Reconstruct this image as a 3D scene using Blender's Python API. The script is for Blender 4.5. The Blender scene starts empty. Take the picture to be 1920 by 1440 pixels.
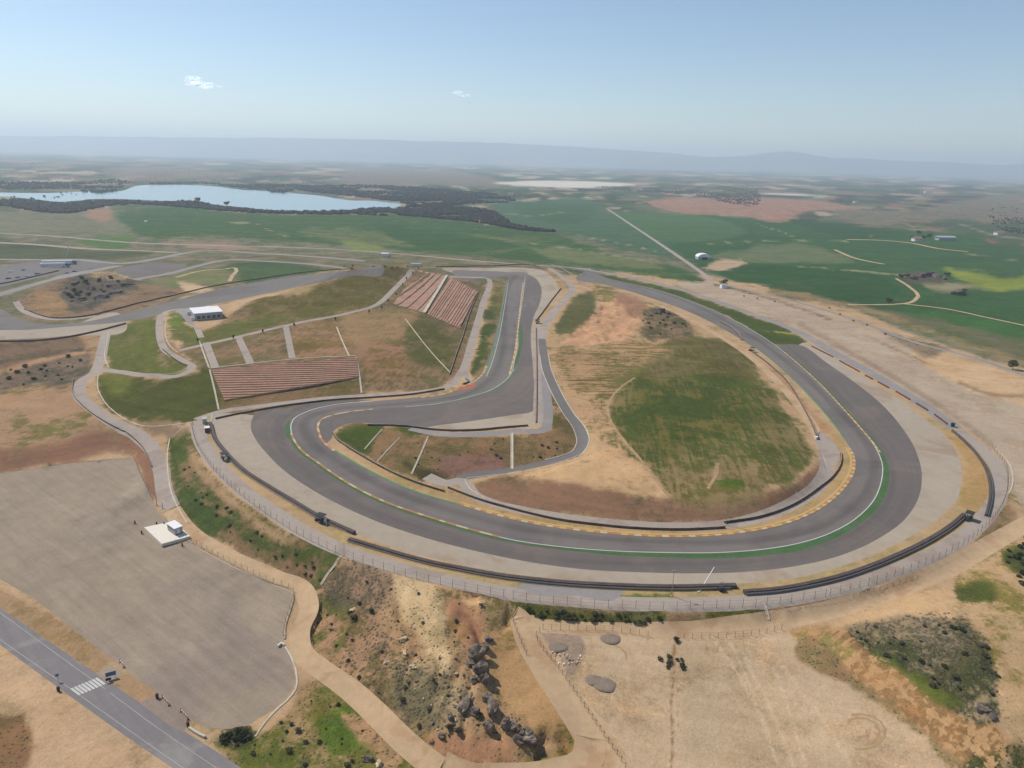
import bpy, bmesh, math, random
import numpy as np
from mathutils import Vector, Matrix, noise
from mathutils.bvhtree import BVHTree
from mathutils.geometry import delaunay_2d_cdt

random.seed(7)
rng = np.random.default_rng(7)
SC = bpy.context.scene
COL = SC.collection

# ------------------------------------------------------------------ camera
CAM_H = 130.0
F_PX = 1331.0                      # focal length measured in pixels of the 1920 px wide photograph
PITCH = math.radians(17.6)
ROLL = math.radians(1.55)
f0 = Vector((0, math.cos(PITCH), -math.sin(PITCH)))
u0 = Vector((0, math.sin(PITCH), math.cos(PITCH)))
r0 = Vector((1, 0, 0))
RIGHT = r0 * math.cos(ROLL) + u0 * math.sin(ROLL)
UP = u0 * math.cos(ROLL) - r0 * math.sin(ROLL)
CAM = Vector((0, 0, CAM_H))
cd = bpy.data.cameras.new('camera')
cam = bpy.data.objects.new('camera', cd)
COL.objects.link(cam)
M = Matrix((RIGHT, UP, -f0)).transposed().to_4x4()
M.translation = CAM
cam.matrix_world = M
cd.sensor_width = 36.0
cd.lens = F_PX / 1920 * 36.0
cd.clip_start = 1.0
cd.clip_end = 100000.0
SC.camera = cam

# ------------------------------------------------------------------ light
SUN_EL = math.radians(49)
SUN_AZ = math.radians(-60)          # from straight ahead (+Y), negative = to the left
world = bpy.data.worlds.new("World")
SC.world = world
world.use_nodes = True
wn = world.node_tree
wn.nodes.clear()
sky = wn.nodes.new('ShaderNodeTexSky')
sky.sky_type = 'NISHITA'
sky.sun_disc = False
sky.sun_elevation = SUN_EL
sky.sun_rotation = SUN_AZ
sky.altitude = 400
sky.air_density = 1.0
sky.dust_density = 0.2
sky.ozone_density = 2.2
bg = wn.nodes.new('ShaderNodeBackground')
bg.inputs['Strength'].default_value = 0.112
wo = wn.nodes.new('ShaderNodeOutputWorld')
wn.links.new(sky.outputs[0], bg.inputs['Color'])
wn.links.new(bg.outputs[0], wo.inputs['Surface'])
ld = bpy.data.lights.new('sun', 'SUN')
ld.energy = 4.3
ld.angle = math.radians(0.53)
ld.color = (1.0, 0.958, 0.895)
lo = bpy.data.objects.new('sun', ld)
COL.objects.link(lo)
sd = Vector((math.sin(SUN_AZ) * math.cos(SUN_EL), math.cos(SUN_AZ) * math.cos(SUN_EL), math.sin(SUN_EL)))
lo.rotation_euler = sd.to_track_quat('Z', 'Y').to_euler()
lo.location = (0, 0, 900)
SC.view_settings.view_transform = 'Standard'
SC.view_settings.look = 'None'
SC.view_settings.exposure = 0.06
SC.view_settings.gamma = 1.0
SC.cycles.max_bounces = 8
SC.cycles.volume_bounces = 4
SC.cycles.use_denoising = True
SC.cycles.caustics_reflective = False
SC.cycles.caustics_refractive = False

# ------------------------------------------------------------------ helpers
def lin(c):
    c = c / 255.0
    return c / 12.92 if c <= 0.04045 else ((c + 0.055) / 1.055) ** 2.4
K = 0.81
def C(r, g, b, k=None):
    """measured daylight colour -> base colour"""
    k = K if k is None else k
    return (lin(r) * k, lin(g) * k, lin(b) * k)

def ray(px, py):
    return (f0 * F_PX + RIGHT * (px - 960) + UP * (720 - py)).normalized()

def at_z(px, py, z):
    d = ray(px, py)
    t = (z - CAM_H) / d.z
    return CAM + d * t

def px_per_m(p):
    return F_PX / max(1.0, (Vector(p) - CAM).dot(f0))

def tag(o, label=None, cat=None, group=None, kind=None):
    if label: o['label'] = label
    if cat: o['category'] = cat
    if group: o['group'] = group
    if kind: o['kind'] = kind
    return o

def empty(name, loc, rz=0.0):
    o = bpy.data.objects.new(name, None)
    COL.objects.link(o)
    o.location = loc
    o.rotation_euler = (0, 0, rz)
    o.empty_display_size = 0.5
    return o

def mesh_obj(name, verts, faces, mat, parent=None, smooth=False, mat_idx=None, loc=None):
    me = bpy.data.meshes.new(name)
    me.from_pydata([tuple(v) for v in verts], [], [tuple(f) for f in faces])
    mats = mat if isinstance(mat, (list, tuple)) else [mat]
    for m in mats: me.materials.append(m)
    if mat_idx is not None:
        me.polygons.foreach_set('material_index', mat_idx)
    me.polygons.foreach_set('use_smooth', [smooth] * len(me.polygons))
    me.update()
    o = bpy.data.objects.new(name, me)
    COL.objects.link(o)
    if parent: o.parent = parent
    if loc is not None: o.location = loc
    return o

class MB:
    """collects boxes, tubes and prisms that become one mesh object"""
    def __init__(s): s.v = []; s.f = []; s.mi = []
    def add(s, v, f, mi=0):
        b = len(s.v); s.v += [Vector(p) for p in v]
        s.f += [tuple(i + b for i in q) for q in f]; s.mi += [mi] * len(f); return s
    def box(s, x0, x1, y0, y1, z0, z1, mi=0):
        v = [(x, y, z) for z in (z0, z1) for y in (y0, y1) for x in (x0, x1)]
        f = [(0, 2, 3, 1), (4, 5, 7, 6), (0, 1, 5, 4), (2, 6, 7, 3), (0, 4, 6, 2), (1, 3, 7, 5)]
        return s.add(v, f, mi)
    def tube(s, a, b, r0, r1=None, n=6, mi=0):
        a = Vector(a); b = Vector(b); r1 = r0 if r1 is None else r1
        d = (b - a).normalized(); t = Vector((1, 0, 0)) if abs(d.x) < .8 else Vector((0, 1, 0))
        e1 = d.cross(t).normalized(); e2 = d.cross(e1)
        v = []
        for c, r in ((a, r0), (b, r1)):
            for k in range(n):
                w = 2 * math.pi * k / n
                v.append(c + e1 * math.cos(w) * r + e2 * math.sin(w) * r)
        f = [(k, (k + 1) % n, n + (k + 1) % n, n + k) for k in range(n)]
        f += [tuple(range(n))[::-1], tuple(range(n, 2 * n))]
        return s.add(v, f, mi)
    def build(s, name, mat, parent=None, smooth=False):
        return mesh_obj(name, s.v, s.f, mat, parent, smooth, s.mi)

# ------------------------------------------------------------------ materials
def nt(m):
    m.use_nodes = True
    t = m.node_tree
    return t, t.nodes['Principled BSDF']

def N(t, kind, **kw):
    n = t.nodes.new(kind)
    for k, v in kw.items(): setattr(n, k, v)
    return n

def mapped(t, scale=(1, 1, 1), rot=(0, 0, 0), src='Object'):
    tc = N(t, 'ShaderNodeTexCoord'); mp = N(t, 'ShaderNodeMapping')
    mp.vector_type = 'TEXTURE'                      # turn first, then scale
    mp.inputs['Scale'].default_value = tuple(1.0 / k for k in scale); mp.inputs['Rotation'].default_value = rot
    t.links.new(tc.outputs[src], mp.inputs['Vector'])
    return mp.outputs['Vector']

def noise_n(t, vec, scale, detail=4, rough=.6, dist=0):
    n = N(t, 'ShaderNodeTexNoise')
    n.inputs['Scale'].default_value = scale; n.inputs['Detail'].default_value = detail
    n.inputs['Roughness'].default_value = rough; n.inputs['Distortion'].default_value = dist
    t.links.new(vec, n.inputs['Vector'])
    return n.outputs['Fac']

def maprange(t, v, a, b, c, d, smooth=False):
    n = N(t, 'ShaderNodeMapRange')
    if smooth: n.interpolation_type = 'SMOOTHSTEP'
    for i, x in ((1, a), (2, b), (3, c), (4, d)): n.inputs[i].default_value = x
    if hasattr(v, 'links'): t.links.new(v, n.inputs[0])
    else: n.inputs[0].default_value = v
    return n.outputs[0]

def math_n(t, op, a, b=0.0):
    n = N(t, 'ShaderNodeMath', operation=op)
    for i, x in enumerate((a, b)):
        if hasattr(x, 'links'): t.links.new(x, n.inputs[i])
        else: n.inputs[i].default_value = x
    return n.outputs[0]

def mixc(t, fac, a, b, blend='MIX'):
    n = N(t, 'ShaderNodeMix', data_type='RGBA', blend_type=blend)
    for i, x in ((0, fac), (6, a), (7, b)):
        if hasattr(x, 'links'): t.links.new(x, n.inputs[i])
        elif i == 0: n.inputs[i].default_value = x
        else: n.inputs[i].default_value = (*x, 1)
    return n.outputs[2]

def surface(name, col, var=.25, scales=((.03, 1, 1), (.4, 1, 1), (3, 1, 1)), rough=.95, second=None, sec_scale=.05,
            sec_at=(.5, .62), bump=0.0, rot=0.0, streak=None, spec=.2):
    """a base colour broken up by several sizes of noise, an optional second colour in patches"""
    m = bpy.data.materials.new(name)
    t, b = nt(m)
    vec = mapped(t)
    c = None
    base = col
    if second:
        n = noise_n(t, vec, sec_scale, 5, .62, .6)
        base = mixc(t, maprange(t, n, sec_at[0], sec_at[1], 0, 1, True), col, second)
    f = None
    for s, w, _ in scales:
        n = maprange(t, noise_n(t, vec, s, 4, .6), .25, .75, 1 - var * w, 1 + var * w)
        f = n if f is None else math_n(t, 'MULTIPLY', f, n)
    if streak:
        sv = mapped(t, streak[0], (0, 0, streak[1]))
        n = maprange(t, noise_n(t, sv, 1.0, 4, .65, .3), .3, .7, 1 - streak[2], 1 + streak[2])
        f = math_n(t, 'MULTIPLY', f, n)
    cc = N(t, 'ShaderNodeCombineColor')
    for i in range(3): t.links.new(f, cc.inputs[i])
    out = mixc(t, 1.0, base, cc.outputs[0], 'MULTIPLY')
    t.links.new(out, b.inputs['Base Color'])
    b.inputs['Roughness'].default_value = rough
    b.inputs['Specular IOR Level'].default_value = spec
    if bump:
        bp = N(t, 'ShaderNodeBump'); bp.inputs['Strength'].default_value = .6; bp.inputs['Distance'].default_value = bump
        t.links.new(noise_n(t, vec, .8, 6, .65), bp.inputs['Height'])
        t.links.new(bp.outputs[0], b.inputs['Normal'])
    return m

def track_surface(name, a, b, rubber):
    m = surface(name, a, .07, ((.015, 1, 1), (.2, .9, 1), (4, 1, 1)), .9, b, .02)
    t = m.node_tree; bs = t.nodes['Principled BSDF']
    src = bs.inputs['Base Color'].links[0].from_socket
    tu = N(t, 'ShaderNodeAttribute', attribute_name='across'); tv = N(t, 'ShaderNodeAttribute', attribute_name='along')
    cx = N(t, 'ShaderNodeCombineXYZ')
    t.links.new(math_n(t, 'MULTIPLY', tu.outputs['Fac'], .55), cx.inputs[0]); t.links.new(math_n(t, 'MULTIPLY', tv.outputs['Fac'], .012), cx.inputs[1])
    n = maprange(t, noise_n(t, cx.outputs[0], 1.0, 5, .65), .28, .72, 1 - .11, 1 + .11)
    # worn, darker driving line wandering across the lane, and thin skid marks
    wob = math_n(t, 'MULTIPLY', math_n(t, 'SINE', math_n(t, 'MULTIPLY', tv.outputs['Fac'], .012)), 3.0)
    d = math_n(t, 'ABSOLUTE', math_n(t, 'SUBTRACT', tu.outputs['Fac'], math_n(t, 'ADD', wob, 6.0)))
    line = maprange(t, d, .5, 4.0, 1 - rubber, 1.0, True)
    cx2 = N(t, 'ShaderNodeCombineXYZ')
    t.links.new(math_n(t, 'MULTIPLY', tu.outputs['Fac'], 2.4), cx2.inputs[0]); t.links.new(math_n(t, 'MULTIPLY', tv.outputs['Fac'], .035), cx2.inputs[1])
    skid = maprange(t, noise_n(t, cx2.outputs[0], 1.0, 2, .5), .62, .74, 1.0, 1 - rubber * .9, True)
    f = math_n(t, 'MULTIPLY', math_n(t, 'MULTIPLY', n, line), skid)
    cc = N(t, 'ShaderNodeCombineColor')
    for i in range(3): t.links.new(f, cc.inputs[i])
    t.links.new(mixc(t, 1.0, src, cc.outputs[0], 'MULTIPLY'), bs.inputs['Base Color'])
    return m
ASPH = track_surface('track_asphalt', C(124, 115, 107), C(114, 105, 99), .24)
RUNOFF = track_surface('runoff_asphalt', C(112, 103, 96), C(121, 109, 100), .1)
GRAVEL = surface('gravel', C(176, 160, 139), .08, ((.02, 1, 1), (.25, .9, 1), (5, 2, 1)), .98, C(166, 144, 121), .03, bump=.08)
ROADC = surface('service_concrete', C(172, 157, 142), .08, ((.03, 1, 1), (.5, 1, 1), (4, 1, 1)), .95, C(160, 143, 128), .06)
ROADG = surface('service_asphalt', C(150, 142, 136), .07, ((.03, 1, 1), (.5, 1, 1), (4, 1, 1)), .95, C(160, 148, 138), .05)
ROADD = surface('dark_lane', C(120, 113, 108), .07, ((.05, 1, 1), (.5, 1, 1), (4, 1, 1)), .95)
ACCESS = surface('access_asphalt', C(132, 125, 122), .06, ((.04, 1, 1), (.5, 1, 1), (5, 1, 1)), .93, C(146, 139, 132), .05,
                 streak=((.015, .55, 1), math.radians(-42), .09))
DIRTR = surface('dirt_road', C(197, 165, 127), .08, ((.05, 1, 1), (.4, 1, 1), (3, 1.4, 1)), .98, C(186, 150, 112), .08, bump=.15)
PARK = surface('car_park_gravel', C(161, 143, 121), .08, ((.02, 1.2, 1), (.16, 1.1, 1), (1.1, 1, 1), (5, 2, 1)), .98, C(146, 129, 113), .02,
               (.42, .62), streak=((.03, .42, 1), math.radians(-37), .11), bump=.06)
PATHD = surface('trodden_path', C(178, 145, 106), .12, ((.2, 1, 1), (2, 1, 1)), .98, C(160, 130, 92), .15)
ROADL = surface('worn_road_line', C(176, 171, 162), .14, ((.2, 1, 1), (2, 1, 1)), .85)
GREENP = surface('green_paint', C(74, 106, 60), .16, ((.08, 1, 1), (.6, 1, 1)), .85, C(88, 104, 76), .15)
GREENL = surface('green_line', C(96, 150, 88), .15, ((.1, 1, 1), (1, 1, 1)), .85)
WHITEL = surface('white_line', C(206, 202, 192), .1, ((.2, 1, 1), (2, 1, 1)), .8)
ORANGE = surface('kerb_orange', C(182, 130, 86), .15, ((.2, 1, 1), (2, 1, 1)), .8)
KWHITE = surface('kerb_white', C(204, 180, 140), .1, ((.2, 1, 1), (2, 1, 1)), .8)
YELLOW = surface('kerb_yellow', C(202, 166, 100), .12, ((.2, 1, 1), (2, 1, 1)), .8)
REDTILE = surface('red_concrete', C(178, 104, 78), .12, ((.2, 1, 1), (2, 1, 1)), .85)
CONC = surface('pale_concrete', C(205, 193, 170), .12, ((.1, 1, 1), (1.5, 1, 1)), .9, C(190, 175, 150), .2)
PAD = surface('pad_concrete', C(240, 228, 208), .05, ((.2, 1, 1), (2, 1, 1)), .85, C(232, 222, 205), .2)
WALLD = surface('shaded_guard_wall', C(104, 90, 82), .25, ((.12, 1, 1), (1.0, 1, 1)), .85, C(78, 66, 60), .15)  # shade on the near side of the walls is put into this dark colour
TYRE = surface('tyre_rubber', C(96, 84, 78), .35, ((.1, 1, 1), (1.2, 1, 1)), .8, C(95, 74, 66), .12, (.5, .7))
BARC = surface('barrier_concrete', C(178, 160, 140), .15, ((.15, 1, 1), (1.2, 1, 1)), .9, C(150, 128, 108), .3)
RUST = surface('rust_red_barrier', C(120, 70, 52), .25, ((.15, 1, 1), (1.2, 1, 1)), .85)
STEEL = surface('galvanised_steel', C(150, 145, 140), .12, ((.3, 1, 1), (3, 1, 1)), .5, spec=.5)
POST = surface('fence_post_metal', C(104, 88, 76), .2, ((.3, 1, 1), (3, 1, 1)), .7)
DARK = surface('dark_painted_metal', C(58, 58, 62), .2, ((.5, 1, 1), (4, 1, 1)), .6)
WHITEP = surface('white_panel', C(243, 240, 234), .04, ((.2, 1, 1), (2, 1, 1)), .55, spec=.4)
GREYP = surface('grey_panel', C(176, 180, 182), .07, ((.2, 1, 1), (2, 1, 1)), .6, spec=.4)
GLASS = surface('dark_glass', C(60, 68, 74), .1, ((.5, 1, 1),), .2, spec=.6)
BLUEP = surface('blue_panel', C(92, 120, 150), .1, ((.5, 1, 1),), .6)
REDP = surface('red_panel', C(176, 62, 48), .1, ((.5, 1, 1),), .6)
TILE = surface('roof_tile', C(170, 120, 92), .2, ((.2, 1, 1), (2, 1, 1)), .9)
TERR = surface('terrace_soil', C(174, 132, 110), .2, ((.08, 1, 1), (.7, 1, 1)), .95, C(162, 132, 104), .12)
TERR2 = surface('terrace_riser', C(190, 150, 122), .15, ((.1, 1, 1), (.8, 1, 1)), .95, C(178, 134, 108), .25)
ROCK = surface('rock', C(138, 122, 106), .3, ((.3, 1, 1), (1.2, 1, 1), (4, 1, 1)), .95, C(84, 74, 68), .5, (.42, .58), bump=.3)
ROCKP = surface('pale_rock', C(205, 180, 145), .25, ((.3, 1, 1), (2, 1, 1)), .95, C(168, 142, 110), .5, bump=.1)
ROCKD = surface('dark_rock', C(105, 92, 88), .3, ((.05, 1, 1), (.4, 1, 1)), .95, C(82, 74, 68), .1, bump=.4)
PILE = surface('grey_gravel_pile', C(140, 124, 108), .15, ((.2, 1, 1), (2, 1, 1)), .98)
BARK = surface('bark', C(96, 78, 62), .3, ((.5, 1, 1), (4, 1, 1)), .95)

def leaf_mat(name, a, b):
    m = bpy.data.materials.new(name)
    t, bs = nt(m)
    vec = mapped(t)
    oi = N(t, 'ShaderNodeObjectInfo')
    n = noise_n(t, vec, .9, 3, .6)
    c = mixc(t, maprange(t, n, .35, .65, 0, 1, True), a, b)
    v = maprange(t, oi.outputs['Random'], 0, 1, .75, 1.25)
    cc = N(t, 'ShaderNodeCombineColor')
    for i in range(3): t.links.new(v, cc.inputs[i])
    t.links.new(mixc(t, 1.0, c, cc.outputs[0], 'MULTIPLY'), bs.inputs['Base Color'])
    bs.inputs['Roughness'].default_value = .8
    bs.inputs['Specular IOR Level'].default_value = .15
    # sunlight glows through thin leaves
    tl = N(t, 'ShaderNodeBsdfTranslucent'); mx = N(t, 'ShaderNodeMixShader'); mx.inputs[0].default_value = .38
    t.links.new(bs.inputs['Base Color'].links[0].from_socket, tl.inputs['Color'])
    t.links.new(bs.outputs[0], mx.inputs[1]); t.links.new(tl.outputs[0], mx.inputs[2])
    t.links.new(mx.outputs[0], t.nodes['Material Output'].inputs['Surface'])
    return m
LEAF = leaf_mat('olive_leaves', (.085, .092, .038), (.145, .14, .07))
LEAFD = leaf_mat('dark_leaves', (.05, .06, .03), (.095, .102, .052))
LEAFS = leaf_mat('dry_scrub_leaves', (.085, .075, .045), (.15, .125, .08))
WOODS = leaf_mat('woodland_leaves', (.034, .036, .03), (.062, .058, .045))

# ------------------------------------------------------------------ curves in the survey plane
def smooth_px(pts, step=6.0, closed=False):
    p = [Vector((a[0], a[1], a[2] if len(a) > 2 else 0)) for a in pts]
    out = []
    n = len(p)
    rngk = range(n if closed else n - 1)
    for i in rngk:
        if closed: a, b, c, d = p[i - 1], p[i], p[(i + 1) % n], p[(i + 2) % n]
        else: a, b, c, d = p[max(0, i - 1)], p[i], p[i + 1], p[min(n - 1, i + 2)]
        L = (c.xy - b.xy).length
        k = max(1, int(L / step))
        # centripetal-like tangents so uneven spacing does not overshoot
        l0 = max(1e-3, (b.xy - a.xy).length); l1 = max(1e-3, L); l2 = max(1e-3, (d.xy - c.xy).length)
        m1 = ((c - b) / l1 * l0 + (b - a) / l0 * l1) / (l0 + l1) if l0 > .01 else (c - b) / l1
        m2 = ((d - c) / l2 * l1 + (c - b) / l1 * l2) / (l1 + l2) if l2 > .01 else (c - b) / l1
        for j in range(k):
            t = j / k
            h00 = 2*t**3 - 3*t*t + 1; h10 = t**3 - 2*t*t + t; h01 = -2*t**3 + 3*t*t; h11 = t**3 - t*t
            out.append(b * h00 + m1 * l1 * h10 + c * h01 + m2 * l1 * h11)
    if not closed: out.append(p[-1])
    return out
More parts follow.
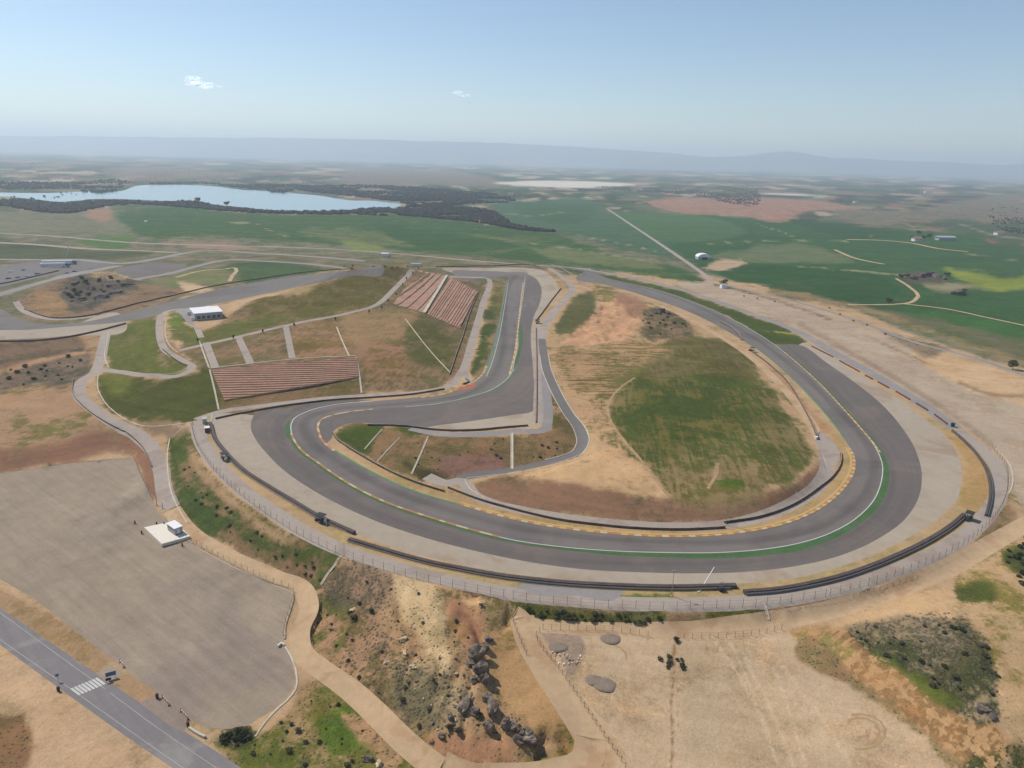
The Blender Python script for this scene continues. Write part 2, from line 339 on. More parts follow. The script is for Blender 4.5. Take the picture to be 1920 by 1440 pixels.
# ------------------------------------------------------------------ surveyed heights (photo point, metres above the lower track)
HT = [
 # outer service road, level with the lower track
 [(365,788,1.5),(372,830,1),(400,868,.7),(440,915,.4),(500,962,.2),(570,1010,0),(650,1048,0),(740,1078,0),(850,1104,0),(960,1124,0),(1080,1136,0),(1200,1143,0),
  (1320,1143,0),(1440,1136,0),(1550,1120,0),(1650,1093,0),(1740,1058,0),(1815,1018,0),(1868,970,0),(1890,920,0),(1888,875,0),(1856,835,0),(1800,795,0),(1730,750,0),
  (1640,695,0),(1560,650,0),(1500,615,.2),(1400,578,.4),(1290,541,.6),(1190,516,.8),(1100,503,1),(1040,495,1)],
 # track edges
 [(560,838,.8),(600,870,.3),(660,910,0),(720,940,0),(800,968,0),(880,992,0),(960,1012,0),(1050,1025,0),(1250,1036,0),(1430,1030,0),(1560,998,0),(1640,935,0),
  (1655,875,0),(1620,810,0),(1540,722,0),(1460,650,.2),(1360,592,.4),(1230,542,.8),(1100,517,1)],
 [(625,842,.6),(680,875,.2),(740,905,0),(800,928,0),(860,945,0),(940,968,0),(1030,987,0),(1120,998,0),(1300,1006,0),(1440,990,0),(1550,945,0),(1602,880,0),(1585,825,0),
  (1515,740,0),(1440,665,.2),(1340,605,.5),(1230,560,.9),(1130,532,1.1),(1080,520,1.2)],
 [(700,975,0),(900,1035,0),(1100,1068,0),(1300,1075,0),(1500,1060,0),(1650,1008,0),(1728,885,0),(1650,755,0),(1500,648,.1)],
 [(470,800,1.3),(500,850,.9),(580,915,.3)],
 # upper track
 [(548,792,1.5),(575,775,1.7),(620,758,2),(700,752,2.7),(800,742,3.5),(862,728,4.1),(895,700,4.6),(925,640,5),(945,545,5.6),(960,512,6)],
 [(600,795,1.5),(640,780,1.9),(700,772,2.6),(800,765,3.4),(900,750,4.2),(970,700,4.8),(985,600,5.4),(990,520,6)],
 [(640,798,1.8),(720,796,2.6),(790,803,3.3),(840,810,3.8),(930,806,4.4),(1000,802,5),(1030,798,5)],
 [(1016,790,5),(1012,700,5.1),(1012,620,5.4),(1045,575,5.7),(1076,545,6),(1040,508,6)],
 [(830,500,5.5),(900,499,5.6),(1000,498,5.8)],
 # wedge below the upper track
 [(632,822,1),(700,864,.5),(770,895,0),(830,908,0),(960,882,.4),(1040,864,1),(1075,852,1.4)],
 [(1045,740,4.5),(1065,775,3.5),(1090,812,2.2),(1090,838,1.7)],
 [(1030,720,4.8),(1034,760,4.7),(1040,800,4.4)],
 # infield
 [(905,908,.6),(960,891,2),(1050,905,4),(1150,925,4.5),(1260,935,4.5),(1400,930,4.5),(1470,915,4),(1518,888,2.5),(1535,860,1.2)],
 [(1100,700,5),(1100,800,4.3),(1120,860,4.4)], [(1250,700,5.2),(1250,800,5.5),(1250,880,5)], [(1400,750,3.5),(1430,830,4),(1400,890,4.6)],
 [(1200,660,5),(1300,640,4.5),(1350,680,3.5)], [(1060,650,5),(1150,650,5)], [(1070,600,5.2),(1150,600,6),(1250,600,4.5)], [(1100,565,5.5),(1180,570,5.5)],
 [(1100,540,4),(1160,548,3.2)],
 [(875,900,.1),(905,928,0),(960,946,0),(1060,964,0),(1160,975,0),(1260,981,0),(1350,979,0),(1430,963,0),(1500,933,0),(1535,906,0),(1546,880,0),(1541,845,0),
  (1490,756,.4),(1440,702,.8),(1350,634,1),(1290,600,1.1),(1230,573,1.3)],
 # hill with the spectator terraces
 [(412,766,1.5),(500,753,1.8),(620,739,2.1),(700,735,2.8),(800,726,3.7),(845,712,4.3),(860,690,4.6),(876,640,5),(907,535,6)],
 [(393,692,8),(540,676,9.5),(668,668,10.5)],
 [(345,662,8.5),(440,638,10),(560,610,11.5),(660,590,13),(715,572,14.5),(745,543,15.5),(780,508,16.5)],
 [(345,651,8.6),(440,628,10.2),(560,600,11.7),(655,581,13.2),(705,567,14.7),(735,540,15.7),(768,505,16.5)],
 [(770,640,10),(820,640,8)], [(720,700,6.5),(780,690,6.5)],
 [(420,590,8.8),(470,570,13.5),(540,545,19.5),(600,523,24.5),(650,504,27),(700,499,27),(760,499,23)],
 [(345,604,8.2),(356,583,8.2),(420,579,8.4),(428,600,8.3),(362,612,8)],
 [(795,588,12.8),(840,517,13)], [(862,617,6.8),(896,547,7.2)],
 # mound on its left
 [(300,588,7.5),(296,630,8),(311,660,8.3),(350,684,7.6),(340,702,6),(280,706,4.6),(215,698,3.1),(187,695,2.6)],
 [(322,600,8),(320,630,8.2)],
 [(207,620,3.1),(202,660,2.6),(209,690,2.9)], [(240,605,4),(262,598,4.6)],
 [(213,704,2.7),(280,713,4),(345,708,5.4),(385,692,7.4)],
 [(184,706,2),(187,730,1),(207,765,-.5),(252,787,-1),(320,790,.2),(400,774,1.3)],
 # descending service road and slope above it
 [(195,640,3),(190,670,2.6),(180,695,2.2),(150,715,1.5),(148,735,1),(175,765,0),(215,793,-1),(260,815,-2.5),(290,845,-4),(303,880,-5),(308,920,-6),(325,965,-7),(360,1000,-8),
  (430,1045,-8.7),(520,1085,-9.3),(570,1110,-9.8),(578,1140,-10),(560,1185,-10.3),(565,1225,-10.5),(600,1255,-10.7),(650,1290,-11),(700,1335,-11.3),(750,1385,-11.6),(830,1440,-12)],
 [(314,815,-2.2),(320,850,-3.8),(321,890,-4.8),(326,925,-5.8),(346,965,-6.9),(385,1000,-7.8),(450,1038,-8.5),(530,1076,-9.1),(582,1100,-9.6)],
 [(335,960,-7),(302,935,-6.6),(292,895,-5.4),(278,850,-4.2)],
 # car park and the cut bank above it
 [(264,885,-8),(247,856,-8),(120,870,-8),(0,888,-8),(-300,920,-8)], [(287,938,-8),(300,963,-8.1),(345,1008,-8.6),(420,1050,-9),(548,1112,-10),(534,1200,-10.6),(554,1275,-11),
  (470,1358,-11.3),(390,1366,-11.2),(300,1305,-11),(120,1165,-10.5),(0,1085,-10),(-280,930,-8.6)],
 [(150,1000,-9),(300,1150,-10.2),(400,1250,-10.8)], [(-100,1000,-9)],
 [(-300,866,-4),(0,843,-4),(120,827,-4),(240,811,-3.5),(272,835,-4)],
 [(-300,760,-2),(0,760,-2),(100,765,-2.2)], [(-300,650,1),(0,648,1),(150,641,1.6)], [(0,700,-1),(90,705,-.5)], [(-300,700,-1)],
 # access road and its fields
 [(-300,928,-9.6),(0,1147,-10.6),(160,1263,-11.2),(300,1355,-11.5),(440,1440,-12),(600,1545,-12.4)], [(-300,990,-9.8),(0,1200,-10.8),(130,1290,-11.3),(345,1440,-12)],
 [(0,1440,-11.4),(150,1440,-11.7)], [(-300,1300,-11),(-300,1600,-11.5),(0,1750,-12),(700,1750,-12.5),(1000,1750,-12.5),(1600,1700,-11)],
 # knoll with the boulders
 [(640,1070,-2.5),(700,1095,-1.2),(800,1125,-.6),(870,1190,-1.2),(882,1260,-2.5)], [(830,1320,-5.5),(720,1250,-6.5),(650,1200,-8)],
 [(780,1400,-10.4),(860,1420,-10.5),(880,1370,-7.5)], [(612,1170,-9.2),(604,1130,-8.5)], [(925,1230,-4.6),(932,1300,-6.4)], [(905,1210,-2.4),(906,1270,-3.8),(925,1345,-6.2),(985,1375,-8)],
 [(955,1148,-3.2),(985,1230,-5.5),(1050,1320,-8),(1085,1380,-10),(1060,1430,-11.3)], [(980,1400,-9.6),(920,1430,-10.8)],
 [(985,1180,-3.6),(1020,1250,-6),(1060,1310,-8.1),(1100,1370,-10),(1120,1410,-11),(1190,1440,-11)], [(1080,1450,-11.5),(960,1450,-12),(870,1455,-12.2)],
 # dirt track on the right and the slope below the outer service road
 [(975,1153,-3.1),(1100,1165,-3.2),(1200,1168,-3.2),(1320,1168,-3.2),(1440,1158,-3.2),(1600,1121,-2.8),(1750,1076,-2),(1850,1024,-1.2),(1905,960,-.8)],
 [(1100,1177,-3.4),(1250,1182,-3.5),(1400,1173,-3.5),(1540,1153,-3.3),(1680,1113,-2.8),(1790,1068,-2.1),(1865,1030,-1.3),(1925,990,-1),(2000,950,-.8)],
 [(1015,1188,-4),(1200,1197,-4),(1450,1187,-4),(1500,1202,-4.3),(1620,1292,-5.5),(1740,1382,-6.5),(1800,1440,-7.2),(1880,1500,-8)],
 [(1100,1300,-7.5),(1200,1440,-10.5)], [(1300,1300,-6.5),(1400,1440,-9)],
 [(1560,1176,-2.6),(1600,1208,-2.2),(1700,1268,-1.5),(1800,1328,-1),(1872,1358,-1),(1893,1400,-2.5),(1880,1445,-5)],
 [(1700,1158,-.6),(1800,1160,0),(1858,1240,.6),(1868,1320,0)], [(1780,1235,1)], [(1920,1100,0),(1920,1250,-1),(2100,1100,0),(2100,1400,-3)],
 # right hand earth yard, far road, fields
 [(1340,527,.2),(1500,568,.2),(1600,600,.2),(1720,645,.2),(1820,670,.2),(1920,705,.2),(2050,745,.2)], [(1500,590,.4),(1700,690,.3),(1900,800,.2)],
 [(2050,700,-1),(1920,670,-1.2),(1720,620,-1),(1600,575,-1),(1450,535,-1)], [(2050,900,.2),(2050,1000,-.4)],
 [(1500,500,-2),(1800,500,-3),(2050,560,-3)], [(1340,490,-2),(1240,460,-3),(1138,392,-5)],
 # left hand far tracks and the rocky hill
 [(-200,630,3),(0,622,3),(120,614,3.5),(240,603,4),(330,583,4.5),(420,566,5),(520,547,5),(600,530,5),(660,517,5),(720,507,5)],
 [(-200,580,3),(0,575,3),(60,600,3.5),(150,601,3.6),(250,578,4),(330,560,4.3),(400,543,4.6),(500,525,4.8),(640,507,5)],
 [(40,572,3.2),(75,590,3.6),(170,590,4),(270,565,4.5),(340,545,4.5),(262,525,4)], [(100,548,8),(98,532,11),(150,519,15),(200,517,15),(245,525,12),(262,545,8.5)], [(135,580,6),(215,572,6.5)],
 [(-200,500,2),(0,500,2),(300,480,2),(500,480,2),(640,478,3),(760,478,4),(900,485,4)], [(-200,440,0),(0,440,0),(300,445,0),(640,455,0),(900,465,0),(1100,480,0),(1240,500,0)],
]
tv = []; 
def near_dup(p, seen={}):
    k = (round(p.x / 2.5), round(p.y / 2.5))
    if k in seen: return True
    seen[k] = 1; return False
for ln in HT:
    sp = smooth_px(ln, 9.0) if len(ln) > 1 else [Vector(ln[0])]
    for q in sp:
        w = at_z(q.x, q.y, q.z)
        if not near_dup(w): tv.append(w)
for D in (1150, 1500, 2000, 3000, 5000, 9000, 16000, 30000):
    for a in range(-60, 61, 10):
        tv.append(Vector((D * math.sin(math.radians(a)), D * math.cos(math.radians(a)), -5 - max(0, D - 5000) * .0008)))
for x, y, z in ((-300, -150, -12), (300, -150, -10), (0, -200, -12), (-800, 0, -5), (800, 0, -4), (-1200, 300, -3), (1200, 300, -3), (-600, 200, -4), (600, 250, -3), (0, 30, -12.5), (-150, 20, -12),
                (150, 30, -10), (-30000, -2000, -5), (30000, -2000, -5), (-2000, -2000, -10), (2000, -2000, -10), (0, -3000, -10), (-700, 600, 0), (-900, 900, 0), (800, 600, -1), (1000, 1000, -3)):
    tv.append(Vector((x, y, z)))
r = delaunay_2d_cdt([v.xy for v in tv], [], [], 0, 1e-4, True)
tvv = [Vector((p.x, p.y, tv[o[0]].z if o else 0)) for p, o in zip(r[0], r[3])]
TIN = BVHTree.FromPolygons(tvv, r[2])
DOWN = Vector((0, 0, -1))
def z_raw(x, y):
    h = TIN.ray_cast(Vector((x, y, 500)), DOWN)
    return h[0].z if h[0] else -5.0
OFFS = [(0, 0), (1, 0), (-1, 0), (0, 1), (0, -1), (.7, .7), (-.7, .7), (.7, -.7), (-.7, -.7)]
def zs(x, y):
    D = math.hypot(x, y)
    rr = 1.2 + D * .0045
    return sum(z_raw(x + a * rr, y + b * rr) for a, b in OFFS) / 9
def at(px, py):
    """the spot on the terrain seen at a point of the photograph"""
    d = ray(px, py)
    h = TIN.ray_cast(CAM, d)
    p = h[0] if h[0] else at_z(px, py, -5)
    for _ in range(3):                       # settle on the smoothed surface
        q = at_z(px, py, zs(p.x, p.y))
        if (q - p).length > 60: break
        p = q
    return Vector((p.x, p.y, zs(p.x, p.y)))
def path3(pts, step=6.0, closed=False):
    return [at(q.x, q.y) for q in smooth_px(pts, step, closed)]
def resample(P, step, closed=False):
    if closed: P = P + [P[0]]
    out = [P[0]]; acc = 0.0
    for a, b in zip(P, P[1:]):
        L = (b.xy - a.xy).length
        if L < 1e-6: continue
        t = step - acc
        while t <= L:
            q = a.lerp(b, t / L); out.append(q); t += step
        acc = L - (t - step)
    return out
def side(P, i):
    a = P[max(0, i - 1)]; b = P[min(len(P) - 1, i + 1)]
    d = (b.xy - a.xy).normalized()
    return Vector((-d.y, d.x))              # to the left of travel
def ribbon_outline(P, w):
    L, R = [], []
    for i, p in enumerate(P):
        n = side(P, i)
        ww = w[0] + (w[1] - w[0]) * i / max(1, len(P) - 1) if isinstance(w, tuple) else w
        L.append(p.xy + n * ww / 2); R.append(p.xy - n * ww / 2)
    return L + R[::-1]

# ------------------------------------------------------------------ hard surfaces: (name, material, label, kind of outline, photo points, width)
Z = []
def poly(name, mat, label, pts, step=8.0, sm=True, cat=None):
    P = path3(pts, step, True) if sm else [at(*p) for p in pts]
    Z.append(dict(name=name, mat=mat, label=label, out=[[p.xy for p in P]], cat=cat))
def rib(name, mat, label, pts, w, step=7.0, cat=None):
    P = path3(pts, step)
    D0 = min(p.length for p in P)
    P = resample(P, max(2.0, D0 * .008))
    o = ribbon_outline(P, w)
    # strips of quads so sharp bends cannot cut holes into the outline
    n = len(P); quads = [[o[i], o[i + 1], o[2 * n - 2 - i], o[2 * n - 1 - i]] for i in range(n - 1)]
    Z.append(dict(name=name, mat=mat, label=label, out=quads, cat=cat, edge=[o]))

def rev(*ls):
    o = []
    for l in ls: o += l
    return o
OUT = [(545,800),(547,815),(560,838),(600,870),(660,910),(720,940),(800,968),(880,992),(960,1012),(1050,1025),(1150,1033),(1250,1036),(1350,1036),(1430,1030),(1500,1018),(1560,998),
       (1610,968),(1640,935),(1653,900),(1655,875),(1645,845),(1620,810),(1580,765),(1540,722),(1500,685),(1460,652),(1420,625),(1360,592),(1300,566),(1230,543),(1150,525),(1090,512)]
INN = [(596,800),(602,822),(625,843),(680,875),(740,905),(800,928),(860,945),(940,968),(1030,987),(1120,998),(1210,1005),(1300,1006),(1380,1000),(1440,990),(1500,972),(1550,945),
       (1585,912),(1602,880),(1600,855),(1585,825),(1555,785),(1515,740),(1480,705),(1440,670),(1400,643),(1340,608),(1290,584),(1230,562),(1190,549),(1130,533),(1080,520)]
UPO = [(545,800),(549,788),(575,772),(620,760),(700,752),(760,747),(810,741),(862,729),(895,705),(915,672),(930,620),(941,570),(949,530),(957,517)]
UPI = [(596,800),(604,786),(640,774),(700,767),(760,763),(820,757),(880,744),(930,726),(957,702),(967,660),(974,600),(980,560),(985,518)]

poly('car_park', PARK, 'wide grey gravel car park at the lower left of the racing circuit',
     [(-300,918),(0,888),(120,870),(247,857),(264,885),(287,938),(296,960),(325,985),(352,1012),(420,1049),(500,1088),(550,1112),(546,1138),(536,1170),(532,1205),(548,1240),(554,1275),
      (543,1302),(515,1330),(470,1357),(430,1367),(390,1365),(360,1350),(300,1304),(220,1245),(120,1166),(60,1120),(0,1086),(-280,932)], 10, False)
rib('access_road', ACCESS, 'grey two lane access road crossing the lower left corner', [(-330,942),(-150,1068),(0,1173),(145,1276),(300,1382),(392,1442),(560,1560)], 8.6)
poly('car_park_entrance', PARK, 'gravel entrance by the zebra crossing into the car park', [(180,1262),(205,1246),(232,1262),(205,1285)], 8, False)
poly('car_park_entrance', PARK, 'wider gravel entrance by the bollards into the car park', [(262,1318),(300,1300),(356,1346),(346,1374),(312,1356)], 8, False)
# far loops on the left
rib('distant_road', ROADC, 'pale road passing in front of the lake field', [(-150,430),(0,437),(100,443),(250,455),(400,460),(520,463),(640,468),(750,476),(880,488),(1000,497),(1050,500),(1110,505)], 7)
rib('distant_road', ROADC, 'pale dirt road behind the paddock, farthest left', [(-100,452),(60,458),(160,466),(280,471),(335,474)], 11)
rib('distant_track', ROADG, 'grey track loop passing above the paddock', [(-100,484),(60,487),(150,487),(225,494),(300,484),(350,474),(400,470),(470,474),(600,482),(690,490)], (14, 10))
poly('distant_run_off', RUNOFF, 'dark asphalt patch in the far left loop', [(215,506),(250,497),(320,493),(352,497),(300,513),(255,521)])
rib('distant_track', ROADG, 'grey far track loop running beside the round path', [(250,524),(330,510),(365,500),(420,488),(500,490),(580,495),(650,503)], 9)
poly('paddock', ROADD, 'purplish asphalt paddock with parked trucks at far left', [(-200,512),(0,500),(60,491),(140,491),(215,496),(150,507),(60,524),(0,538),(-200,560)])
rib('distant_track', ROADG, 'grey track curving below the paddock', [(-150,580),(0,551),(60,534),(130,516),(230,497)], 13)
rib('footpath', DIRTR, 'small sandy path with a round end in the far grass', [(330,520),(380,507),(425,504),(441,502),(444,508),(436,516),(430,528)], 4)
poly('distant_gravel_trap', GRAVEL, 'beige strip along the far left track bend', [(-200,640),(0,637),(120,630),(238,606),(235,598),(120,612),(0,617),(-200,622)])
poly('distant_track', ASPH, 'broad grey track bend below the rocky hill', [(-200,560),(0,578),(40,600),(100,608),(160,603),(250,583),(330,563),(400,545),(500,526),(570,516),(660,507),(720,504),(720,509),(660,517),
     (560,538),(420,567),(330,584),(240,602),(120,613),(60,618),(0,619),(-200,622)])
rib('service_road', ROADC, 'light service road hugging the rocky hill on the left', [(30,565),(40,580),(60,590),(95,598),(130,598),(190,592)], 5)
# gravel traps and run-off
poly('gravel_trap', GRAVEL, 'long beige gravel trap round the outside of the lower bend',
     [(392,786),(402,832),(432,868),(482,902),(545,940),(600,970),(665,1000),(740,1027),(850,1056),(950,1074),(1050,1086),(1150,1093),(1250,1096),(1380,1094),(1450,1090),(1540,1073),(1640,1038),
      (1720,998),(1770,963),(1795,935),(1803,890),(1795,850),(1770,815),(1740,790),(1680,745),(1600,695),(1540,655),(1504,643),(1485,655),(1650,830),(1600,960),(1350,1040),(900,1010),(600,900),(520,790),(470,778)])
poly('gravel_trap', GRAVEL, 'beige gravel trap above the upper bend at the top', [(830,505),(900,503),(990,503),(1018,507),(1040,525),(1047,540),(1025,572),(1000,601),(985,596),(1010,570),(1016,540),(1000,519),(960,512),(850,512)])
poly('gravel_trap', GRAVEL, 'triangular beige gravel patch above the wedge slope', [(800,801),(880,790),(960,778),(1003,770),(1004,799),(930,802),(850,808)], 8, False)
poly('gravel_trap', GRAVEL, 'narrow gravel strip beside the upper straight', [(996,610),(1006,604),(1008,700),(1006,796),(998,796),(1000,700)])
poly('run_off_area', RUNOFF, 'dark brownish asphalt run off outside the lower bend',
     [(474,782),(470,800),(480,825),(500,850),(530,880),(580,915),(640,948),(700,975),(780,1003),(900,1035),(1000,1055),(1100,1068),(1200,1073),(1300,1075),(1400,1072),(1500,1060),(1580,1040),
      (1650,1008),(1700,970),(1725,925),(1728,885),(1715,840),(1690,800),(1650,755),(1600,715),(1550,680),(1500,647),(1456,648),(1540,720),(1640,850),(1640,920),(1500,1000),(1250,1020),(900,975),(600,850),
      (560,790),(620,760),(700,750),(620,752),(540,764)])
poly('run_off_area', RUNOFF, 'dark asphalt run off between the upper track and the wedge',
     [(596,800),(603,822),(612,832),(622,822),(626,808),(640,799),(720,796),(790,803),(800,801),(880,790),(960,778),(1000,770),(1000,700),(997,610),(1000,596),(1013,565),(1015,540),(1005,522),
      (985,516),(960,700),(870,745),(700,762),(610,778)])
poly('race_track', ASPH, 'grey asphalt race track sweeping round the lower bend', OUT + INN[::-1], 7)
poly('race_track', ASPH, 'grey asphalt race track of the upper straight and hairpin', UPO + UPI[::-1], 7)
poly('race_track', ASPH, 'short grey track entering the upper straight behind the terraces', [(848,512),(900,508),(950,510),(990,516),(986,522),(956,520),(930,519),(855,519)])
poly('painted_run_off', GREENP, 'green painted strip outside the lower right bend',
     [(1040,1025),(1150,1034),(1250,1037),(1350,1037),(1430,1031),(1500,1019),(1560,999),(1610,969),(1640,936),(1654,900),(1656,875),(1647,847),(1630,822),(1660,858),(1667,880),(1666,905),(1652,945),
      (1618,978),(1565,1010),(1500,1032),(1430,1042),(1340,1047),(1240,1045),(1140,1040)])
poly('painted_run_off', GREENP, 'small green painted wedge at the hairpin exit', [(546,797),(547,814),(556,832),(545,826),(534,812),(534,798),(542,786)])
poly('painted_run_off', GREENP, 'thin green painted strip right of the upper straight', [(975,602),(973,640),(968,668),(958,702),(966,690),(976,660),(980,620)])
poly('red_apron', REDTILE, 'red concrete wedge inside the upper corner', [(795,745),(835,738),(868,722),(886,716),(893,723),(862,732),(820,742)])
# service roads
rib('service_road', ROADC, 'beige service road round the outside of the lower bend',
    [(368,790),(376,824),(400,862),(444,909),(504,953),(572,997),(652,1034),(742,1063),(850,1091),(960,1112),(1080,1124),(1200,1131),(1320,1131),(1440,1124),(1550,1107),(1650,1079),(1738,1045),
     (1805,1007),(1852,963),(1874,920),(1873,882),(1845,845),(1795,805)], 6.5)
rib('service_road', ROADG, 'grey service road along the earth yard at the right', [(1795,805),(1730,759),(1640,703),(1560,659),(1500,624),(1400,585),(1290,547),(1190,521),(1100,506),(1040,498)], 9)
rib('service_road', ROADC, 'beige service road at the foot of the terraced hill', [(368,786),(410,773),(500,760),(620,746),(700,741),(800,733),(845,722),(866,698),(885,640),(905,570),(917,524),(880,520),(830,519)], 5.5)
poly('service_road', ROADC, 'pale concrete junction below the terraced hill corner', [(866,700),(874,690),(885,714),(888,720),(876,722)], 8, False)
rib('service_road', ROADC, 'beige service road right of the upper straight', [(1030,503),(1055,520),(1074,543),(1062,558),(1035,590),(1018,618),(1014,660),(1013,720),(1013,775),(1016,796)], 7)
rib('service_road', ROADG, 'grey hairpin service road above the wedge slope', [(770,803),(820,813),(900,814),(970,808),(1024,801),(1028,780),(1025,740),(1022,700)], 5)
rib('service_lane', ROADD, 'narrow dark lane with white edges winding below the infield', [(1016,635),(1019,662),(1024,690),(1036,720),(1048,745),(1066,776),(1088,808),(1093,828),(1085,846),(1060,858),(1020,869),(960,881),(900,889),(850,898)], 5.4)
rib('service_road', ROADC, 'beige service road along the inside of the lower bend',
    [(800,893),(835,906),(868,903),(885,925),(930,945),(980,957),(1060,971),(1160,982),(1260,988),(1350,985),(1430,969),(1498,939),(1535,910),(1549,882),(1545,845)], 6)
rib('service_road', DIRTR, 'sandy inner road beside the right hand straight', [(1545,845),(1525,800),(1490,752),(1440,698),(1400,664),(1350,631),(1290,597),(1225,568)], (6, 5))
poly('concrete_apron', ROADC, 'pale concrete apron at the end of the inner guard wall', [(1525,822),(1538,808),(1560,825),(1575,850),(1570,870),(1552,885),(1540,850)], 8, False)
rib('service_road', ROADC, 'light grey service road descending past the car park', [(199,625),(193,650),(188,675),(178,697),(152,716),(147,735),(175,766),(215,794),(260,817),(289,846),(302,880),(308,920),(322,955)], 6.5)
rib('dirt_road', DIRTR, 'tan dirt road running between the car park and the knoll', [(322,955),(345,987),(430,1044),(515,1083),(570,1112),(580,1140),(562,1185),(566,1222),(600,1253),(650,1290),(700,1335),(750,1385),(800,1428),(870,1470)], (6.5, 6))
rib('mound_road', ROADC, 'narrow road climbing round the green mound', [(375,584),(330,580),(304,589),(299,625),(308,654),(340,675),(362,690),(345,701),(280,704),(215,696),(186,693)], 4.6)
poly('building_yard', ROADG, 'grey yard beside the white building on the hill', [(328,582),(352,578),(362,604),(366,612),(352,606)], 8, False)
rib('footpath', ROADC, 'pinkish path climbing across the hill above the terraces', [(335,657),(440,633),(560,605),(657,586),(710,569),(740,541),(775,506)], 5)
rib('footpath', ROADC, 'short path dropping from the white building', [(368,612),(378,634)], 4)
rib('footpath', ROADC, 'path strip left of the two small plots on the hill', [(386,642),(404,690)], 4.5)
rib('footpath', ROADC, 'path strip between the two small plots on the hill', [(446,630),(470,682)], 4.5)
rib('footpath', ROADC, 'faint path strip right of the small plots on the hill', [(536,612),(548,672)], 4)
poly('service_road', ROADG, 'grey asphalt pad between the long tyre barrier and the service road', [(966,1100),(985,1093),(1050,1100),(1120,1106),(1168,1111),(1160,1120),(1080,1117),(990,1109)])
rib('dirt_road', DIRTR, 'tan dirt track outside the circuit fence', [(964,1150),(985,1165),(1050,1176),(1150,1181),(1270,1183),(1400,1172),(1540,1150),(1680,1108),(1790,1060),(1860,1019),(1920,985),(2060,915)], (5.0, 8.0))
rib('dirt_road', DIRTR, 'tan dirt track dropping left of the fenced field', [(978,1158),(990,1195),(1020,1248),(1062,1312),(1102,1370),(1130,1415),(1170,1470)], (7.5, 10))
rib('dirt_road', DIRTR, 'tan dirt track bend at the foot of the knoll', [(1108,1385),(1100,1425),(1040,1452),(950,1462),(870,1460),(820,1440)], 8)
rib('country_road', ROADC, 'straight pale country road running away to the fields', [(1138,391),(1180,419),(1240,459),(1290,493),(1322,516),(1336,528)], 7)
rib('country_road', ROADG, 'grey country road along the earth yard at far right', [(1300,527),(1345,532),(1420,549),(1500,568),(1600,599),(1720,643),(1820,669),(1920,703),(2080,752)], 5.5)
rib('farm_track', DIRTR, 'pale farm track crossing the right hand fields', [(1590,571),(1650,571),(1680,570),(1715,563),(1722,555),(1708,540),(1680,522)], 4)
rib('farm_track', DIRTR, 'thin farm track leaving the fork to the right', [(1690,569),(1780,580),(1850,595),(1930,612),(2060,640)], 4)
rib('farm_track', DIRTR, 'pale track in front of the far farm', [(1588,449),(1640,450),(1710,456),(1760,466),(1820,472)], 9)
rib('farm_track', DIRTR, 'faint track crossing the far right field', [(1565,468),(1600,483),(1640,492),(1662,496)], 6)
rib('footpath', PATHD, 'curved sandy footpath round the green infield', [(1190,708),(1165,725),(1147,745),(1139,765),(1144,785),(1165,818),(1200,860),(1232,903),(1256,934)], 1.1)
rib('footpath', PATHD, 'short pale footpath in the lower infield grass', [(1346,868),(1343,890),(1334,905),(1326,918)], 1.3)
LAKE = [(-250,360),(0,361),(60,362),(116,361),(180,358),(235,356),(250,350),(300,347),(360,347),(400,349),(440,354),(455,356),(480,357),(545,362),(600,367),(650,375),(720,378),(752,385),
        (735,391),(700,393),(640,394),(560,395),(500,393),(440,387),(400,383),(370,377),(310,377),(250,374),(180,373),(110,378),(60,373),(0,368),(-250,372)]
# ------------------------------------------------------------------ natural ground: soil and plant colours painted as patches of the map
def dip(P):
    """map coordinates for the paint tests: bearing and dip angle from the survey point, in degrees"""
    P = np.asarray(P, float)
    D = np.hypot(P[:, 0], P[:, 1])
    return np.stack([np.degrees(np.arctan2(P[:, 0], P[:, 1])), np.degrees(np.arctan2(CAM_H, D))], 1)
def inside(pts, poly):
    poly = np.asarray(poly, float)
    x, y = pts[:, 0], pts[:, 1]
    c = np.zeros(len(pts), bool)
    x1, y1 = poly[-1]
    for x2, y2 in poly:
        if y1 != y2:
            k = ((y1 > y) != (y2 > y)) & (x < (x2 - x1) * (y - y1) / (y2 - y1) + x1)
            c ^= k
        x1, y1 = x2, y2
    return c
def edge_dist(pts, poly, closed=True):
    poly = np.asarray(poly, float)
    d = np.full(len(pts), 1e9)
    n = len(poly)
    for i in range(n if closed else n - 1):
        a, b = poly[i], poly[(i + 1) % n]
        ab = b - a; L = (ab ** 2).sum() + 1e-12
        t = np.clip(((pts - a) @ ab) / L, 0, 1)
        d = np.minimum(d, np.hypot(*(pts - a - t[:, None] * ab).T))
    return d
DEG = 1 / 23.2                       # degrees per photo pixel
S_TAN = C(193, 160, 122); S_PALE = C(206, 176, 138); S_RED = C(160, 116, 90); S_BRN = C(146, 114, 88); S_ORG = C(190, 146, 102)
def VG(r, g, b): return C(r * 1.03, g * .965, b * .84)
V_OLV = C(106, 97, 58); V_GRN = C(86, 92, 50); V_DRY = C(140, 120, 80); V_DK = C(72, 76, 42); V_FLD = C(72, 96, 62); V_GREY = C(88, 84, 66)
PAINT = []
def pt(pts, soft, soil=None, veg=None, cover=None, scrub=None, amp=None, row=None):
    PAINT.append((pts, soft, soil, veg, cover, scrub, amp, row, 0))
def ln(pts, width, soft, soil=None, veg=None, cover=None, scrub=None):
    PAINT.append((pts, soft, soil, veg, cover, scrub, None, None, width))

